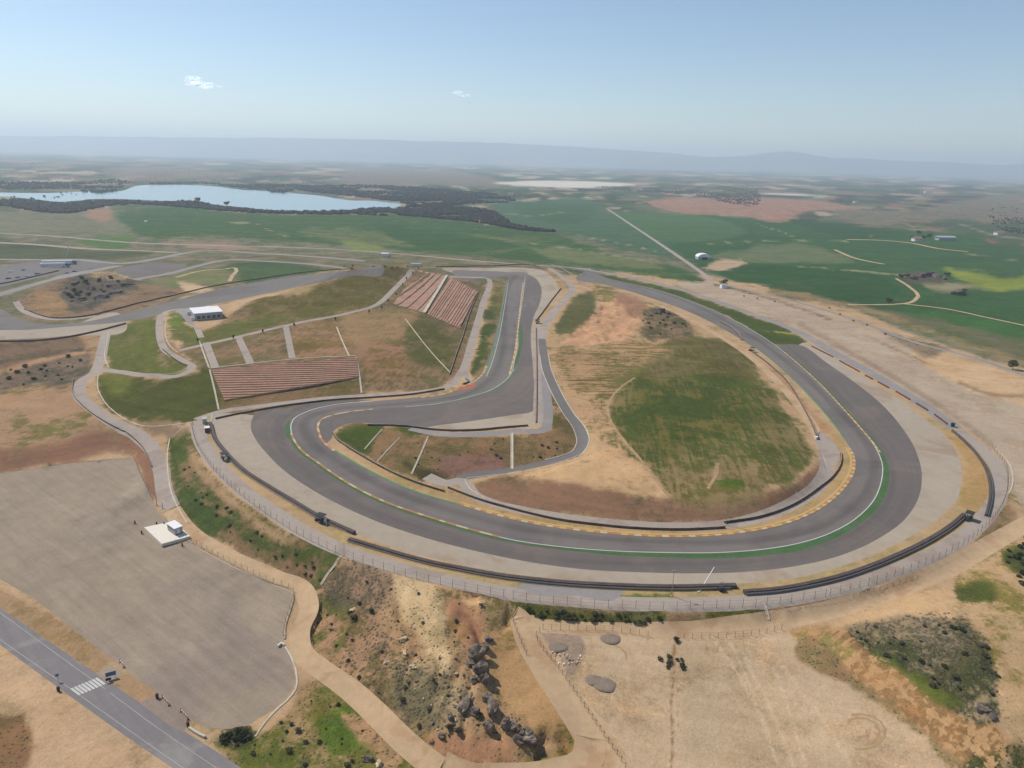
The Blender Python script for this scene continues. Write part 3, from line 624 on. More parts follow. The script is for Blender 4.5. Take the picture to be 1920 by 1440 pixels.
# middle distance and fields
pt([(-300,470),(-300,290),(300,296),(960,314),(1500,330),(2200,348),(2200,760),(1920,690),(1720,630),(1600,580),(1450,540),(1300,515),(1040,515),(700,495),(300,480)], 3, C(132,124,98), C(84,98,66), .5, .05, 0)
pt([(-300,440),(0,438),(300,456),(700,476),(1050,500),(1000,520),(640,512),(400,545),(200,600),(-300,640)], 4, C(140,124,98), C(96,100,66), .55, .05, .1)
pt([(215,402),(270,392),(330,388),(420,396),(520,402),(640,402),(760,402),(900,420),(1030,437),(1045,440),(1180,490),(1280,505),(1320,528),(1240,520),(1100,500),(1000,492),(880,480),(760,470),(560,452),(400,442),(240,428)], 2, C(100,112,64), C(58,88,44), .8, 0, 0)
pt([(560,436),(700,430),(860,440),(1000,455),(960,470),(800,462),(640,455)], 5, C(116,118,74), C(80,100,56), .5)
pt([(1000,470),(1150,478),(1250,505),(1150,500),(1040,486)], 4, C(118,120,80), C(96,108,66), .5)
pt([(640,455),(700,458),(720,466),(650,464)], 3, C(120,128,70), C(120,128,70), .6)
pt([(925,386),(1000,378),(1120,380),(1142,395),(1200,432),(1270,482),(1180,470),(1060,436),(960,418),(930,400)], 3, C(92,108,76), C(70,98,70), .8)
pt([(1150,398),(1230,402),(1330,404),(1500,415),(1620,424),(1760,436),(1930,440),(2200,470),(2200,760),(1920,688),(1750,628),(1600,576),(1480,545),(1360,520),(1310,500),(1240,455)], 2, C(84,104,60), C(54,88,48), .85, 0, 0)
pt([(1330,482),(1400,466),(1500,458),(1580,478),(1600,486),(1480,492),(1380,492)], 3, C(112,116,80), C(92,108,70), .6)
pt([(1320,503),(1330,494),(1405,493),(1340,508)], 3, C(196,166,134), None, 0)
pt([(1540,502),(1580,510),(1620,521),(1600,520),(1550,509)], 2, C(128,132,84), None, .1)
pt([(1775,506),(1860,506),(2000,510),(2000,548),(1920,545),(1840,540),(1800,525)], 3, C(134,138,66), C(126,136,52), .8)
pt([(1725,528),(1800,532),(1870,542),(1800,543),(1740,540)], 3, C(150,140,108), C(110,112,72), .4)
pt([(1690,520),(1760,515),(1780,525),(1740,530),(1700,530)], 3, C(100,92,78), V_GREY, .5, .5)
pt([(1600,575),(1680,585),(1800,610),(1930,650),(1930,660),(1780,625),(1650,592)], 3, C(112,104,76), C(92,98,64), .5)
pt([(1450,540),(1600,578),(1750,630),(1930,690),(2080,740),(2080,728),(1930,676),(1750,618),(1600,568),(1460,534)], 3, C(150,128,92), C(110,106,66), .4)
pt([(1213,380),(1300,371),(1400,370),(1500,374),(1590,386),(1620,396),(1500,401),(1480,412),(1380,404),(1260,396)], 1.5, C(150,112,94), C(170,134,108), .45, 0, 0)
pt([(922,343),(980,339.5),(1100,340),(1195,346),(1110,352),(1010,350)], 1.2, C(224,212,194), None, 0, 0)
pt([(1425,363),(1480,362),(1545,367),(1480,366)], 1, C(214,204,188), None, 0, 0)
pt([(1620,424),(1700,415),(1800,420),(1930,418),(1930,400),(1700,395),(1560,400)], 3, C(138,118,100), C(92,100,78), .5)
pt([(1850,450),(1920,454),(2100,462),(2100,474),(1920,468),(1860,460)], 2, C(148,96,76), None, .1)
pt([(1740,420),(1790,410),(1850,420),(1930,428),(1930,440),(1800,432)], 3, C(90,100,74), C(70,84,60), .7)
pt([(640,330),(760,320),(900,330),(920,338),(760,345),(640,342)], 2, C(136,120,104), C(100,100,84), .5)
pt([(200,327),(420,322),(480,330),(360,335),(220,334)], 2, C(140,122,106), None, .4)
pt([(0,400),(60,398),(130,400),(200,392),(215,402),(240,428),(100,434),(-200,432),(-200,402)], 3, C(130,124,96), C(104,108,80), .5, .1)
pt([(160,398),(205,393),(210,408),(170,410)], 3, C(162,128,102), V_DRY, .3)
pt([(130,452),(180,447),(250,449),(245,458),(180,463)], 2, C(96,120,62), C(82,112,52), .8)
pt([(-200,452),(60,456),(170,470),(290,474),(240,484),(60,484),(-200,480)], 2, C(96,94,66), C(78,86,54), .7)
pt([(300,454),(420,458),(480,466),(380,466)], 3, C(164,134,106), None, .1)
pt([(-50,508),(10,498),(70,506),(60,520),(0,524)], 3, C(182,160,126), V_GREY, .3, .4)
pt([(262,535),(300,525),(370,508),(430,512),(425,530),(405,540),(340,548),(280,548)], 2, C(128,122,82), C(112,116,70), .6)
pt([(400,505),(440,494),(500,490),(560,497),(610,506),(520,520),(450,526),(440,510)], 2, C(84,98,60), C(70,92,52), .8)
pt([(200,560),(330,540),(400,540),(330,556),(250,575),(190,590)], 3, S_RED, V_DRY, .3)
pt([(330,530),(380,536),(400,540),(350,548)], 3, S_PALE, None, .1)
pt([(1150,400),(1240,402),(1330,406),(1400,436),(1330,450),(1245,452)], 2, None, C(72,104,62), .8)
pt([(1480,414),(1560,416),(1640,428),(1700,442),(1620,446),(1540,436)], 2, None, C(48,80,44), .9)
pt([(1345,512),(1420,500),(1520,502),(1660,522),(1690,548),(1640,566),(1500,548),(1400,530)], 2, None, C(46,80,40), .95)
pt([(1685,574),(1800,588),(1930,612),(2080,640),(2080,660),(1930,640),(1780,605)], 2, None, C(58,96,46), .9)
pt([(1640,455),(1760,470),(1930,478),(1930,500),(1760,500),(1660,490)], 2, None, C(56,88,50), .9)
pt([(700,425),(860,440),(980,462),(900,470),(760,455)], 3, None, C(50,84,40), .95)
pt([(960,385),(1060,382),(1120,392),(1080,420),(1000,410)], 2, None, C(60,94,60), .9)
for q_ in ([(1330,456),(1420,452),(1500,451),(1590,452)], [(1400,411),(1450,430),(1490,442)], [(1500,500),(1600,508),(1700,516)], [(1622,425),(1640,450)], [(1780,472),(1860,482),(1930,492)],
           [(1080,440),(1160,456),(1230,470)], [(1000,458),(1100,470),(1220,490)], [(1690,410),(1720,432)], [(1800,420),(1860,440),(1930,450)], [(380,416),(440,418),(480,421),(500,430),(545,446)], [(940,400),(1000,404),(1060,398)]):
    ln(q_, 1.4, 1.5, C(150,144,108), None, .1, 0)
# rocky hill
pt([(30,565),(80,540),(100,525),(150,513),(205,512),(255,525),(300,535),(330,545),(200,592),(120,600),(50,590)], 3, C(150,122,92), V_GREY, .35, .3, .5)
pt([(105,540),(130,518),(200,513),(245,524),(262,535),(210,560),(180,575),(130,578),(120,560)], 3, C(124,108,92), C(84,76,62), .5, .75, 1.0)
pt([(160,514),(205,511),(245,520),(210,524),(170,522)], 2, C(188,160,120), V_DRY, .3)
pt([(60,560),(100,545),(125,580),(120,596),(70,585)], 3, C(168,130,92), C(130,114,70), .4)
# left wasteland
pt([(-300,640),(0,638),(195,625),(185,690),(150,712),(145,735),(175,770),(262,820),(285,850),(292,930),(262,885),(245,857),(0,888),(-300,915)], 3, C(176,140,106), VG(112,108,68), .35, .15, .25)
pt([(-300,640),(0,640),(150,633),(160,645),(100,668),(0,692),(-300,700)], 4, C(134,106,84), C(96,86,62), .45, .3)
pt([(-300,700),(0,700),(100,668),(165,655),(172,690),(140,715),(60,725),(0,735),(-300,740)], 4, C(136,112,90), C(84,80,62), .5, .5)
ln([(20,694),(90,672),(160,660)], 6, 3, C(184,144,108), None, .1, 0)
pt([(-300,842),(0,842),(110,828),(242,812),(275,830),(292,880),(300,940),(290,940),(264,885),(247,856),(120,870),(0,888),(-300,918)], 3, C(146,106,82), C(134,112,82), .22, .05, .2)
pt([(0,800),(80,780),(180,790),(165,805),(60,825),(0,825)], 6, None, VG(112,112,70), .55)
# green outer slope
pt([(318,812),(352,806),(366,840),(392,880),(440,928),(504,972),(560,1005),(640,1046),(625,1075),(598,1105),(520,1068),(430,1025),(350,970),(324,920),(316,860)], 2, C(140,114,82), VG(70,88,48), .62, .15, .3)
pt([(345,820),(362,850),(395,890),(440,935),(520,985),(560,1010),(540,1010),(440,955),(385,905),(355,860)], 4, C(172,142,104), V_DRY, .3, .2)
pt([(400,985),(470,1020),(560,1070),(600,1090),(580,1100),(480,1050),(410,1010)], 6, C(142,112,84), C(112,100,66), .4, .2)
pt([(325,850),(350,905),(380,950),(440,990),(420,1005),(360,960),(325,910)], 5, None, VG(64,86,50), .85, .1)
# hill
pt([(338,655),(420,600),(470,568),(560,543),(640,506),(700,498),(780,500),(850,520),(907,535),(890,620),(862,700),(830,722),(700,737),(410,770),(388,692)], 2, C(150,118,88), C(104,96,60), .55, .05, .2, -.5)
pt([(470,575),(560,548),(640,512),(760,505),(720,560),(660,580),(560,598),(470,600)], 4, C(130,112,74), VG(94,92,50), .72, .14, .5)
pt([(420,605),(480,590),(560,590),(640,582),(560,600),(440,630),(400,640),(360,645)], 5, None, VG(90,100,50), .75)
pt([(515,548),(560,530),(640,505),(655,510),(620,528),(560,550)], 3, C(180,152,108), C(150,130,84), .3)
pt([(322,600),(350,612),(376,620),(382,634),(350,644),(328,640),(318,620)], 3, None, VG(92,104,50), .75)
pt([(316,590),(335,585),(345,606),(330,615),(318,610)], 3, None, VG(92,118,48), .95)
pt([(560,620),(640,606),(660,640),(650,668),(560,672),(545,650)], 6, C(160,124,94), VG(112,100,60), .48)
pt([(680,650),(740,640),(780,690),(740,710),(690,690)], 14, C(158,120,90), VG(112,100,60), .48)
pt([(735,600),(800,600),(850,640),(840,700),(800,690),(760,640)], 10, C(128,108,76), VG(86,92,52), .7)
pt([(640,600),(720,580),(780,590),(720,640),(660,640)], 10, C(160,128,92), C(128,112,70), .4)
pt([(404,752),(520,735),(640,718),(674,708),(680,737),(500,755),(410,768)], 3, C(140,110,78), C(104,92,52), .55)
# mounds
pt([(204,622),(240,604),(290,588),(300,626),(310,655),(352,684),(340,700),(280,702),(210,692),(200,660)], 2, C(134,118,78), VG(90,102,50), .8, .02, .15)
pt([(300,640),(345,680),(320,690),(290,660)], 4, C(152,124,92), None, .4)
pt([(184,706),(210,700),(280,710),(345,706),(388,690),(412,768),(320,792),(252,788),(205,768),(186,735)], 2, C(120,104,66), VG(76,86,42), .82, .03, .15)
pt([(187,706),(250,708),(240,730),(195,730)], 5, None, VG(98,108,50), .85)
# descending road verge triangle
pt([(262,795),(330,795),(360,800),(330,815),(300,820)], 3, C(146,120,94), V_DRY, .35)
pt([(285,820),(312,815),(316,850),(318,900),(308,880)], 2, C(190,156,118), None, .1)
# knoll
pt([(640,1046),(740,1082),(850,1108),(958,1128),(960,1150),(985,1230),(1050,1320),(1086,1378),(1060,1430),(960,1455),(860,1455),(800,1430),(700,1325),(600,1245),(575,1205),(570,1180),(590,1140),(600,1105)], 3,
   C(178,142,102), C(112,98,66), .4, .3, 1.1)
pt([(620,1075),(650,1055),(740,1088),(730,1130),(680,1150),(640,1140),(605,1120)], 12, C(150,122,96), C(92,84,64), .5, .5, .6)
pt([(610,1150),(700,1150),(740,1200),(720,1270),(670,1260),(600,1210)], 12, C(168,130,98), VG(98,92,62), .5, .45, .7)
pt([(590,1120),(640,1130),(650,1200),(620,1240),(585,1200)], 8, None, VG(82,92,50), .55, .3)
pt([(740,1085),(800,1092),(832,1130),(838,1190),(848,1260),(838,1330),(820,1330),(818,1250),(790,1200),(745,1140)], 12, C(208,178,134), C(160,140,98), .35, .25, .5)
pt([(795,1090),(900,1108),(962,1132),(940,1140),(850,1115)], 4, C(206,164,118), None, .1, 0)
pt([(850,1130),(890,1140),(905,1185),(895,1215),(862,1200)], 9, C(166,120,90), VG(132,116,74), .35, .15)
pt([(900,1110),(960,1140),(950,1180),(915,1160)], 8, C(176,146,108), VG(118,112,66), .5, .2)
pt([(740,1240),(820,1240),(880,1300),(870,1350),(810,1370),(760,1350),(735,1290)], 14, C(180,152,112), C(112,102,74), .5, .45, .9)
pt([(908,1195),(960,1175),(985,1235),(1050,1325),(1080,1375),(1020,1370),(950,1320),(920,1260)], 5, C(192,150,102), C(142,118,70), .42, .08, .25, .45)
pt([(920,1290),(960,1290),(1010,1340),(980,1350),(935,1330)], 8, None, VG(96,98,50), .6)
pt([(1040,1350),(1085,1375),(1060,1428),(1010,1445),(960,1440),(1000,1420),(1040,1400)], 6, C(168,130,86), VG(104,106,52), .6)
pt([(790,1385),(880,1375),(960,1400),(960,1440),(880,1445),(830,1430)], 12, C(182,134,98), C(142,112,74), .35, .15, .4)

# grass by the lower road
pt([(400,1385),(500,1365),(545,1320),(562,1280),(620,1275),(690,1345),(760,1415),(800,1470),(480,1500),(430,1430)], 4, C(170,138,98), VG(98,108,52), .66, .3, .4)
pt([(600,1330),(670,1330),(690,1370),(660,1400),(620,1420),(600,1380)], 9, None, VG(78,106,40), .8)
pt([(450,1390),(520,1365),(570,1400),(560,1450),(460,1440)], 10, None, VG(86,100,46), .78)
pt([(540,1330),(600,1300),(640,1310),(600,1345)], 8, None, VG(104,110,52), .6)
pt([(410,1375),(480,1370),(475,1390),(415,1392)], 4, None, VG(62,74,40), .9, .6)
pt([(640,1340),(700,1350),(760,1410),(740,1440),(690,1400)], 5, C(186,144,104), V_DRY, .25)
# lower left fields
pt([(-300,1000),(0,1204),(140,1298),(340,1438),(480,1540),(300,1700),(-300,1700)], 2, C(198,164,127), C(172,144,106), .35, .03, .15)
pt([(-300,1330),(0,1338),(50,1358),(56,1410),(30,1500),(-300,1500)], 5, C(146,108,76), C(126,100,66), .4, .3)
pt([(-300,925),(0,1100),(60,1135),(200,1245),(170,1262),(0,1142),(-300,935)], 2, C(174,142,106), C(142,118,80), .4, .1)
pt([(222,1262),(300,1305),(262,1318),(205,1284)], 2, C(180,146,110), C(132,116,76), .35)
pt([(356,1350),(430,1372),(400,1392),(350,1372)], 3, C(192,160,124), V_DRY, .3)
# fields at the lower right
pt([(1012,1183),(1200,1190),(1460,1182),(1505,1202),(1625,1292),(1745,1382),(1860,1480),(1860,1700),(1200,1700),(1130,1400),(1085,1320),(1035,1225)], 3, C(200,172,137), C(184,156,120), .38, 0, .06)
pt([(1260,1215),(1300,1200),(1380,1200),(1420,1300),(1500,1440),(1300,1440),(1270,1300)], 20, C(194,167,132), C(178,152,118), .5)
pt([(1020,1190),(1080,1180),(1100,1230),(1080,1265),(1050,1230)], 6, C(172,146,122), C(150,130,110), .5)
pt([(1485,1188),(1560,1172),(1602,1190),(1705,1272),(1800,1330),(1872,1362),(1890,1400),(1870,1440),(1800,1436),(1745,1378),(1625,1288),(1505,1200)], 2, C(186,147,102), C(146,112,74), .47, .06, .3, -1)
pt([(1490,1185),(1540,1180),(1600,1225),(1560,1235)], 5, None, C(146,130,76), .55)
pt([(1500,1200),(1625,1290),(1745,1380),(1800,1436),(1790,1440),(1735,1385),(1615,1298),(1495,1208)], 2, C(152,120,84), V_DRY, .5, .3)
pt([(1585,1182),(1640,1164),(1700,1152),(1800,1152),(1850,1190),(1872,1260),(1878,1340),(1852,1358),(1760,1308),(1680,1250),(1605,1200)], 2, C(150,130,100), VG(72,76,50), .52, .62, .8)
pt([(1600,1185),(1650,1178),(1720,1240),(1690,1250),(1620,1205)], 5, None, VG(62,74,48), .68, .45)
pt([(1800,1250),(1860,1250),(1872,1330),(1830,1330)], 6, None, VG(58,70,44), .72, .45)
pt([(1615,1208),(1700,1255),(1800,1320),(1790,1322),(1690,1265)], 3, None, VG(84,100,48), .9, .1)
pt([(1900,930),(2100,900),(2100,1500),(1880,1500),(1893,1400),(1878,1330),(1860,1220),(1810,1160),(1790,1080),(1860,1035),(1925,990)], 3, C(194,160,118), VG(122,118,68), .42, .12, .3)
pt([(1780,1112),(1830,1090),(1850,1092),(1872,1118),(1820,1126)], 4, None, VG(72,88,42), .9, .2)
pt([(1885,1040),(1930,1020),(1930,1075),(1905,1075)], 4, None, VG(66,82,42), .9, .3)
pt([(1835,1415),(1900,1395),(2100,1370),(2100,1600),(1800,1600),(1800,1440)], 5, None, VG(64,78,44), .62, .3)
pt([(1880,1230),(1930,1220),(1930,1340),(1890,1340)], 6, C(202,166,122), None, .15)
pt([(1560,1172),(1600,1150),(1760,1105),(1790,1110),(1800,1150),(1690,1152)], 4, C(204,168,124), V_DRY, .2)
# strips outside the lower bend
pt([(958,1130),(1080,1140),(1200,1147),(1320,1147),(1440,1140),(1560,1122),(1660,1096),(1745,1060),(1830,1015),(1895,950),(1905,960),(1850,1022),(1750,1074),(1600,1119),(1440,1157),(1200,1166),(975,1151)], 2, C(156,124,92), C(116,104,64), .4, .1, .1)
pt([(960,1134),(1060,1145),(1150,1151),(1250,1155),(1245,1170),(1100,1168),(985,1154)], 1.4, C(120,110,70), VG(84,94,42), .9, .3)
pt([(1322,1151),(1435,1144),(1438,1160),(1335,1169)], 1.4, None, VG(92,100,48), .8, .3)
# wedge
pt([(628,815),(640,801),(720,799),(790,807),(850,816),(1000,810),(1036,802),(1050,770),(1085,812),(1086,840),(1040,863),(960,881),(880,892),(830,904),(770,893),(700,864),(650,835)], 2, C(146,114,80), C(104,92,56), .5, .3, .2)
pt([(636,812),(660,803),(718,800),(700,830),(690,855),(660,840)], 3, None, VG(62,84,36), .95, .1)
pt([(735,803),(800,810),(770,820)], 3, None, VG(70,88,38), .8)
pt([(815,868),(900,850),(950,862),(945,880),(880,890),(825,896)], 5, C(140,104,88), C(112,88,70), .4, .2)
pt([(760,865),(800,880),(840,900),(780,892)], 4, None, VG(64,62,40), .8)
pt([(1032,720),(1052,770),(1046,800),(1034,800)], 2, None, VG(96,92,48), .75)
# infield
pt([(1030,690),(1022,640),(1040,600),(1085,548),(1110,535),(1190,552),(1290,600),(1350,635),(1440,703),(1490,756),(1541,845),(1546,880),(1530,906),(1430,963),(1260,981),(1060,964),(905,928),(880,900),(960,884),(1060,862),(1094,840),(1092,805),(1066,772),(1048,742)], 2,
   C(192,156,116), C(122,114,72), .3, .06, .25)
pt([(888,908),(915,898),(960,890),(1050,904),(1150,922),(1250,934),(1400,930),(1470,914),(1520,885),(1540,862),(1546,880),(1530,906),(1430,963),(1260,981),(1060,964),(930,945)], 3, C(146,110,84), C(112,96,70), .28, .12, .2)
pt([(1145,750),(1180,705),(1260,658),(1320,648),(1385,650),(1440,720),(1480,780),(1515,845),(1508,880),(1450,908),(1350,924),(1260,930),(1230,900),(1190,860),(1150,800)], 4, C(138,120,78), VG(80,92,48), .56, .06, .15, -.66)
pt([(1200,700),(1380,700),(1440,790),(1330,830),(1220,850),(1170,790)], 18, VG(112,108,64), VG(68,86,42), .64)

pt([(1240,860),(1330,880),(1460,880),(1440,915),(1260,928)], 10, C(148,126,86), VG(98,98,56), .5)
pt([(1340,905),(1370,898),(1398,908),(1370,917)], 3, None, VG(74,98,40), .95)
pt([(1220,660),(1380,655),(1420,700),(1300,700),(1200,700)], 8, C(122,108,72), VG(92,92,52), .6)
pt([(1040,665),(1120,650),(1200,640),(1262,655),(1180,702),(1145,745),(1120,760),(1080,730),(1050,700)], 6, C(182,144,104), VG(100,100,60), .5, .15, .3, 1)
pt([(1060,740),(1140,760),(1150,800),(1190,860),(1230,905),(1150,860),(1100,800)], 6, C(198,158,116), C(116,108,66), .42, .25, .2)
pt([(1100,850),(1200,880),(1240,925),(1100,905),(960,888),(1050,866)], 6, C(204,166,122), V_DRY, .22, .06, .4)
pt([(1042,622),(1060,585),(1085,552),(1112,548),(1116,575),(1075,622)], 2, VG(110,104,74), VG(88,94,62), .85)
pt([(1085,615),(1120,580),(1150,560),(1190,575),(1200,600),(1190,625),(1130,640),(1050,640)], 4, C(203,156,116), V_DRY, .2, .05, 1.3)
pt([(1155,556),(1200,562),(1215,580),(1200,594),(1165,572)], 4, C(168,122,96), None, .2)
pt([(1110,540),(1160,548),(1150,562),(1112,560)], 4, None, VG(112,112,70), .6)
pt([(1215,580),(1270,585),(1295,610),(1300,625),(1240,635),(1200,625)], 5, C(150,122,90), VG(82,84,56), .55, .5)
ln([(1262,655),(1200,690),(1160,720)], 14, 5, None, VG(104,106,66), .75)
ln([(1190,708),(1165,725),(1146,745),(1138,765),(1143,785),(1165,820),(1200,860),(1235,905),(1258,932)], 2.6, 1.5, C(180,146,106), None, .05, 0)
ln([(1345,870),(1340,895),(1325,918)], 3.5, 2, C(186,158,116), None, .05, 0)
ln([(1128,575),(1126,590),(1120,605)], 2.5, 2, C(146,104,78), None, .1, .2)
# grass between straight and service road
pt([(1040,502),(1110,512),(1190,525),(1290,551),(1400,590),(1498,628),(1514,640),(1450,646),(1395,610),(1290,564),(1200,540),(1100,516)], 1.5, VG(92,100,56), VG(68,86,42), .85, .02, .05)
ln([(1210,541),(1265,540),(1290,545)], 2, 1.5, VG(140,140,92), None, .1)
ln([(1405,619),(1440,622),(1515,627)], 2, 1.5, VG(150,150,96), None, .1)
# earth yard
pt([(1265,530),(1340,532),(1440,556),(1530,580),(1600,606),(1720,650),(1920,712),(2080,760),(2080,960),(1930,965),(1890,905),(1868,850),(1800,797),(1730,752),(1640,697),(1560,653),(1500,617),(1400,580)], 2, C(184,164,139), C(172,150,126), .4, 0, .05)
pt([(1710,660),(1800,672),(1930,712),(2080,758),(2080,800),(1930,765),(1830,735),(1740,690)], 3, C(205,172,132), C(190,156,114), .3, .02, .05)
pt([(1650,618),(1720,640),(1780,660),(1760,668),(1680,640)], 3, C(152,128,100), V_GREY, .4, .2)
ln([(1620,627),(1680,655),(1720,672),(1745,685)], 3, 2, C(150,120,88), None, .3)
ln([(1800,718),(1860,740),(1930,742)], 5, 3, C(152,126,94), None, .3)
ln([(1500,608),(1600,664),(1700,722),(1790,780),(1860,835)], 8, 3, C(158,136,114), None, .2)
ln([(1340,533),(1420,552),(1500,578),(1560,600)], 4, 2, C(160,132,102), V_GREY, .4, .2)
# dry verges round the track
pt([(1504,640),(1560,657),(1640,700),(1730,756),(1795,802),(1845,845),(1868,882),(1870,920),(1850,962),(1790,1005),(1640,1075),(1440,1120),(1200,1126),(960,1108),(742,1060),(572,994),(444,906),(376,822),(400,820),(600,975),(850,1060),(1100,1090),(1380,1095),(1640,1040),
    (1770,965),(1803,890),(1770,815),(1680,745),(1540,655)], 2, C(188,158,118), C(166,146,98), .42, .05, .06)
pt([(1808,900),(1800,850),(1770,812),(1830,850),(1858,900),(1855,965),(1800,948)], 3, C(182,146,98), C(160,134,84), .4, .05)
pt([(650,840),(690,875),(800,922),(940,963),(1120,993),(1300,1000),(1440,984),(1540,945),(1590,895),(1594,850),(1560,800),(1568,870),(1530,905),(1430,970),(1260,992),(1060,976),(880,930),(760,895),(680,855)], 2, C(186,152,110), C(162,140,92), .42, .03, .03)
pt([(1480,720),(1520,770),(1560,812),(1540,812),(1490,745),(1420,668),(1400,652)], 2, C(186,142,104), V_DRY, .3)
ln([(1060,1112),(1150,1118),(1230,1118),(1260,1116)], 7, 3, C(150,140,84), VG(92,106,48), .8)
# strip left of the upper straight
pt([(884,705),(900,640),(915,580),(928,530),(948,525),(940,575),(928,640),(912,690),(890,712)], 2, C(150,124,86), VG(82,92,50), .6, .2)
pt([(884,700),(900,640),(916,580),(924,585),(912,650),(898,690)], 2, None, VG(64,84,40), .9, .3)
pt([(918,690),(932,630),(945,550),(950,552),(938,640),(925,690)], 2, VG(112,106,62), V_OLV, .5)
pt([(1018,507),(1040,505),(1072,543),(1050,545),(1040,525)], 2, C(178,144,102), V_DRY, .5, .1)
# tyre tracks and ruts in the lower right field
for k, (x0, y0, x1, y1) in enumerate(((1365,1195,1460,1440),(1430,1200,1510,1440),(1330,1190,1420,1330),(1460,1240,1600,1440),(1395,1230,1490,1440))):
    ln([(x0, y0), ((x0 + x1) / 2 + 6, (y0 + y1) / 2), (x1, y1)], 3.2, 4, C(214,184,146), None, .1)
ln([(1264,1210),(1262,1270),(1258,1330),(1260,1380),(1256,1470)], 4, 3, C(150,112,80), V_DRY, .3, .1)
ln([(1272,1250),(1271,1320),(1272,1380)], 1.2, 1.5, C(158,122,90), None, .2)
for rr in (42, 33, 20):
    ln([(1612 + rr * math.cos(w) * 1.05, 1372 + rr * .72 * math.sin(w)) for w in [i * .3 - 1.7 - rr * .01 for i in range(14)]], 2.0, 2, C(180,142,98), None, .2)
for k in range(3):
    ln([(440 + k * 12, 1052 + k * 3), (505 + k * 8, 1085)], 1, 2, None, None, None)

# ------------------------------------------------------------------ mesh the whole ground in one planar subdivision
pts2, cons = [], []
def add_loop(l, closed=True):
    b = len(pts2); pts2.extend([Vector((p[0], p[1])) for p in l])
    n = len(l)
    cons.extend([(b + i, b + (i + 1) % n) for i in range(n if closed else n - 1)])
for z in Z:
    for o in (z.get('edge') or z['out']): add_loop(o)
lakeP = [at_z(q.x, q.y, -5).xy for q in smooth_px(LAKE, 8, True)]
add_loop(lakeP)
# natural points: finer near by, coarser far away
aa = np.arange(-52, 52.01, .19)
bb = [47.0]
while bb[-1] > .26:
    b_ = bb[-1]
    bb.append(b_ - (.24 if b_ > 16 else .15 if b_ > 4.5 else .1 if b_ > 1.6 else .06))
for i, b_ in enumerate(bb):
    D = CAM_H / math.tan(math.radians(b_))
    st = 1 if b_ > 2 else 2
    for a in aa[::st]:
        a2 = a + rng.uniform(-.07, .07) * st; D2 = D * (1 + rng.uniform(-.3, .3) * .004)
        pts2.append(Vector((D2 * math.sin(math.radians(a2)), D2 * math.cos(math.radians(a2)))))
for D in (10, 40, 80, 150, 300, 600, 1200, 2500, 6000, 14000, 30000):
    for a in range(0, 360, 6):
        if 54 < a < 306 or D < 100: pts2.append(Vector((D * math.sin(math.radians(a + .1)), D * math.cos(math.radians(a + .1)))))
res = delaunay_2d_cdt(pts2, cons, [], 0, 1e-3, False)
V2 = np.array([(v.x, v.y) for v in res[0]]); T = np.array(res[2], dtype=np.int64)
# counter-clockwise
ar = (V2[T[:, 1], 0] - V2[T[:, 0], 0]) * (V2[T[:, 2], 1] - V2[T[:, 0], 1]) - (V2[T[:, 1], 1] - V2[T[:, 0], 1]) * (V2[T[:, 2], 0] - V2[T[:, 0], 0])
T[ar < 0] = T[ar < 0][:, ::-1]
T = T[np.abs(ar) > 1e-6]
cen = V2[T].mean(1)
owner = np.full(len(T), -1)
def classify(polys, idx):
    for P in polys:
        P = np.asarray([(p[0], p[1]) for p in P])
        lo_, hi_ = P.min(0), P.max(0)
        k = np.where((cen[:, 0] >= lo_[0]) & (cen[:, 0] <= hi_[0]) & (cen[:, 1] >= lo_[1]) & (cen[:, 1] <= hi_[1]))[0]
        if len(k): owner[k[inside(cen[k], P)]] = idx
classify([lakeP], 900)
for i, z in enumerate(Z): classify(z['out'], i)
VZ = np.array([zs(x, y) for x, y in V2])

# paint attributes
n = len(V2)
soil = np.tile(np.array(S_TAN), (n, 1)); veg = np.tile(np.array(V_DRY), (n, 1))
cover = np.full(n, .2); scrub = np.full(n, .03); amp = np.full(n, .12); row = np.zeros(n)
VP = dip(V2)
# far patchwork of fields
far = np.where((VP[:, 1] < 5.5) & (V2[:, 1] > 0))[0]
cells = []
for k in range(4200):
    b_ = 5.5 * rng.random() ** 1.6 + .25
    D = CAM_H / math.tan(math.radians(b_)); a = rng.uniform(-55, 55)
    cells.append((D * math.sin(math.radians(a)), D * math.cos(math.radians(a))))
cells = np.array(cells); cp = dip(cells)
pal = [C(128,116,92), C(84,104,66), C(160,134,108), C(66,88,54), C(108,110,76), C(150,112,94), C(70,74,58), C(100,98,80), C(186,164,136), C(58,66,48), C(62,92,52), C(78,82,64)]
pid = rng.integers(0, len(pal), len(cells)); pal = np.array(pal); pal = np.maximum(.012, pal.mean(0) + (pal - pal.mean(0)) * 1.35) * np.array((.80, .90, .86))
for i in far:
    d = ((cp[:, 0] - VP[i, 0]) / 1.9) ** 2 + ((cp[:, 1] - VP[i, 1]) / (.07 + .085 * VP[i, 1])) ** 2
    j = int(d.argmin()); soil[i] = pal[pid[j]]; veg[i] = pal[pid[j]] * .7; cover[i] = .35; amp[i] = 0
WARP = np.zeros((n, 2))
for i in np.where((V2[:, 1] > 0) & (VP[:, 1] > 3))[0]:
    x, y = V2[i]; s0 = 9.0 / max(4.0, VP[i, 1]) + .35
    a, b = x / (s0 * 16), y / (s0 * 16)
    c, d = x / (s0 * 4.2), y / (s0 * 4.2)
    WARP[i] = (noise.noise(Vector((a, b, 1))) + .6 * noise.noise(Vector((c, d, 2))), .6 * (noise.noise(Vector((a, b, 7))) + .6 * noise.noise(Vector((c, d, 8)))))
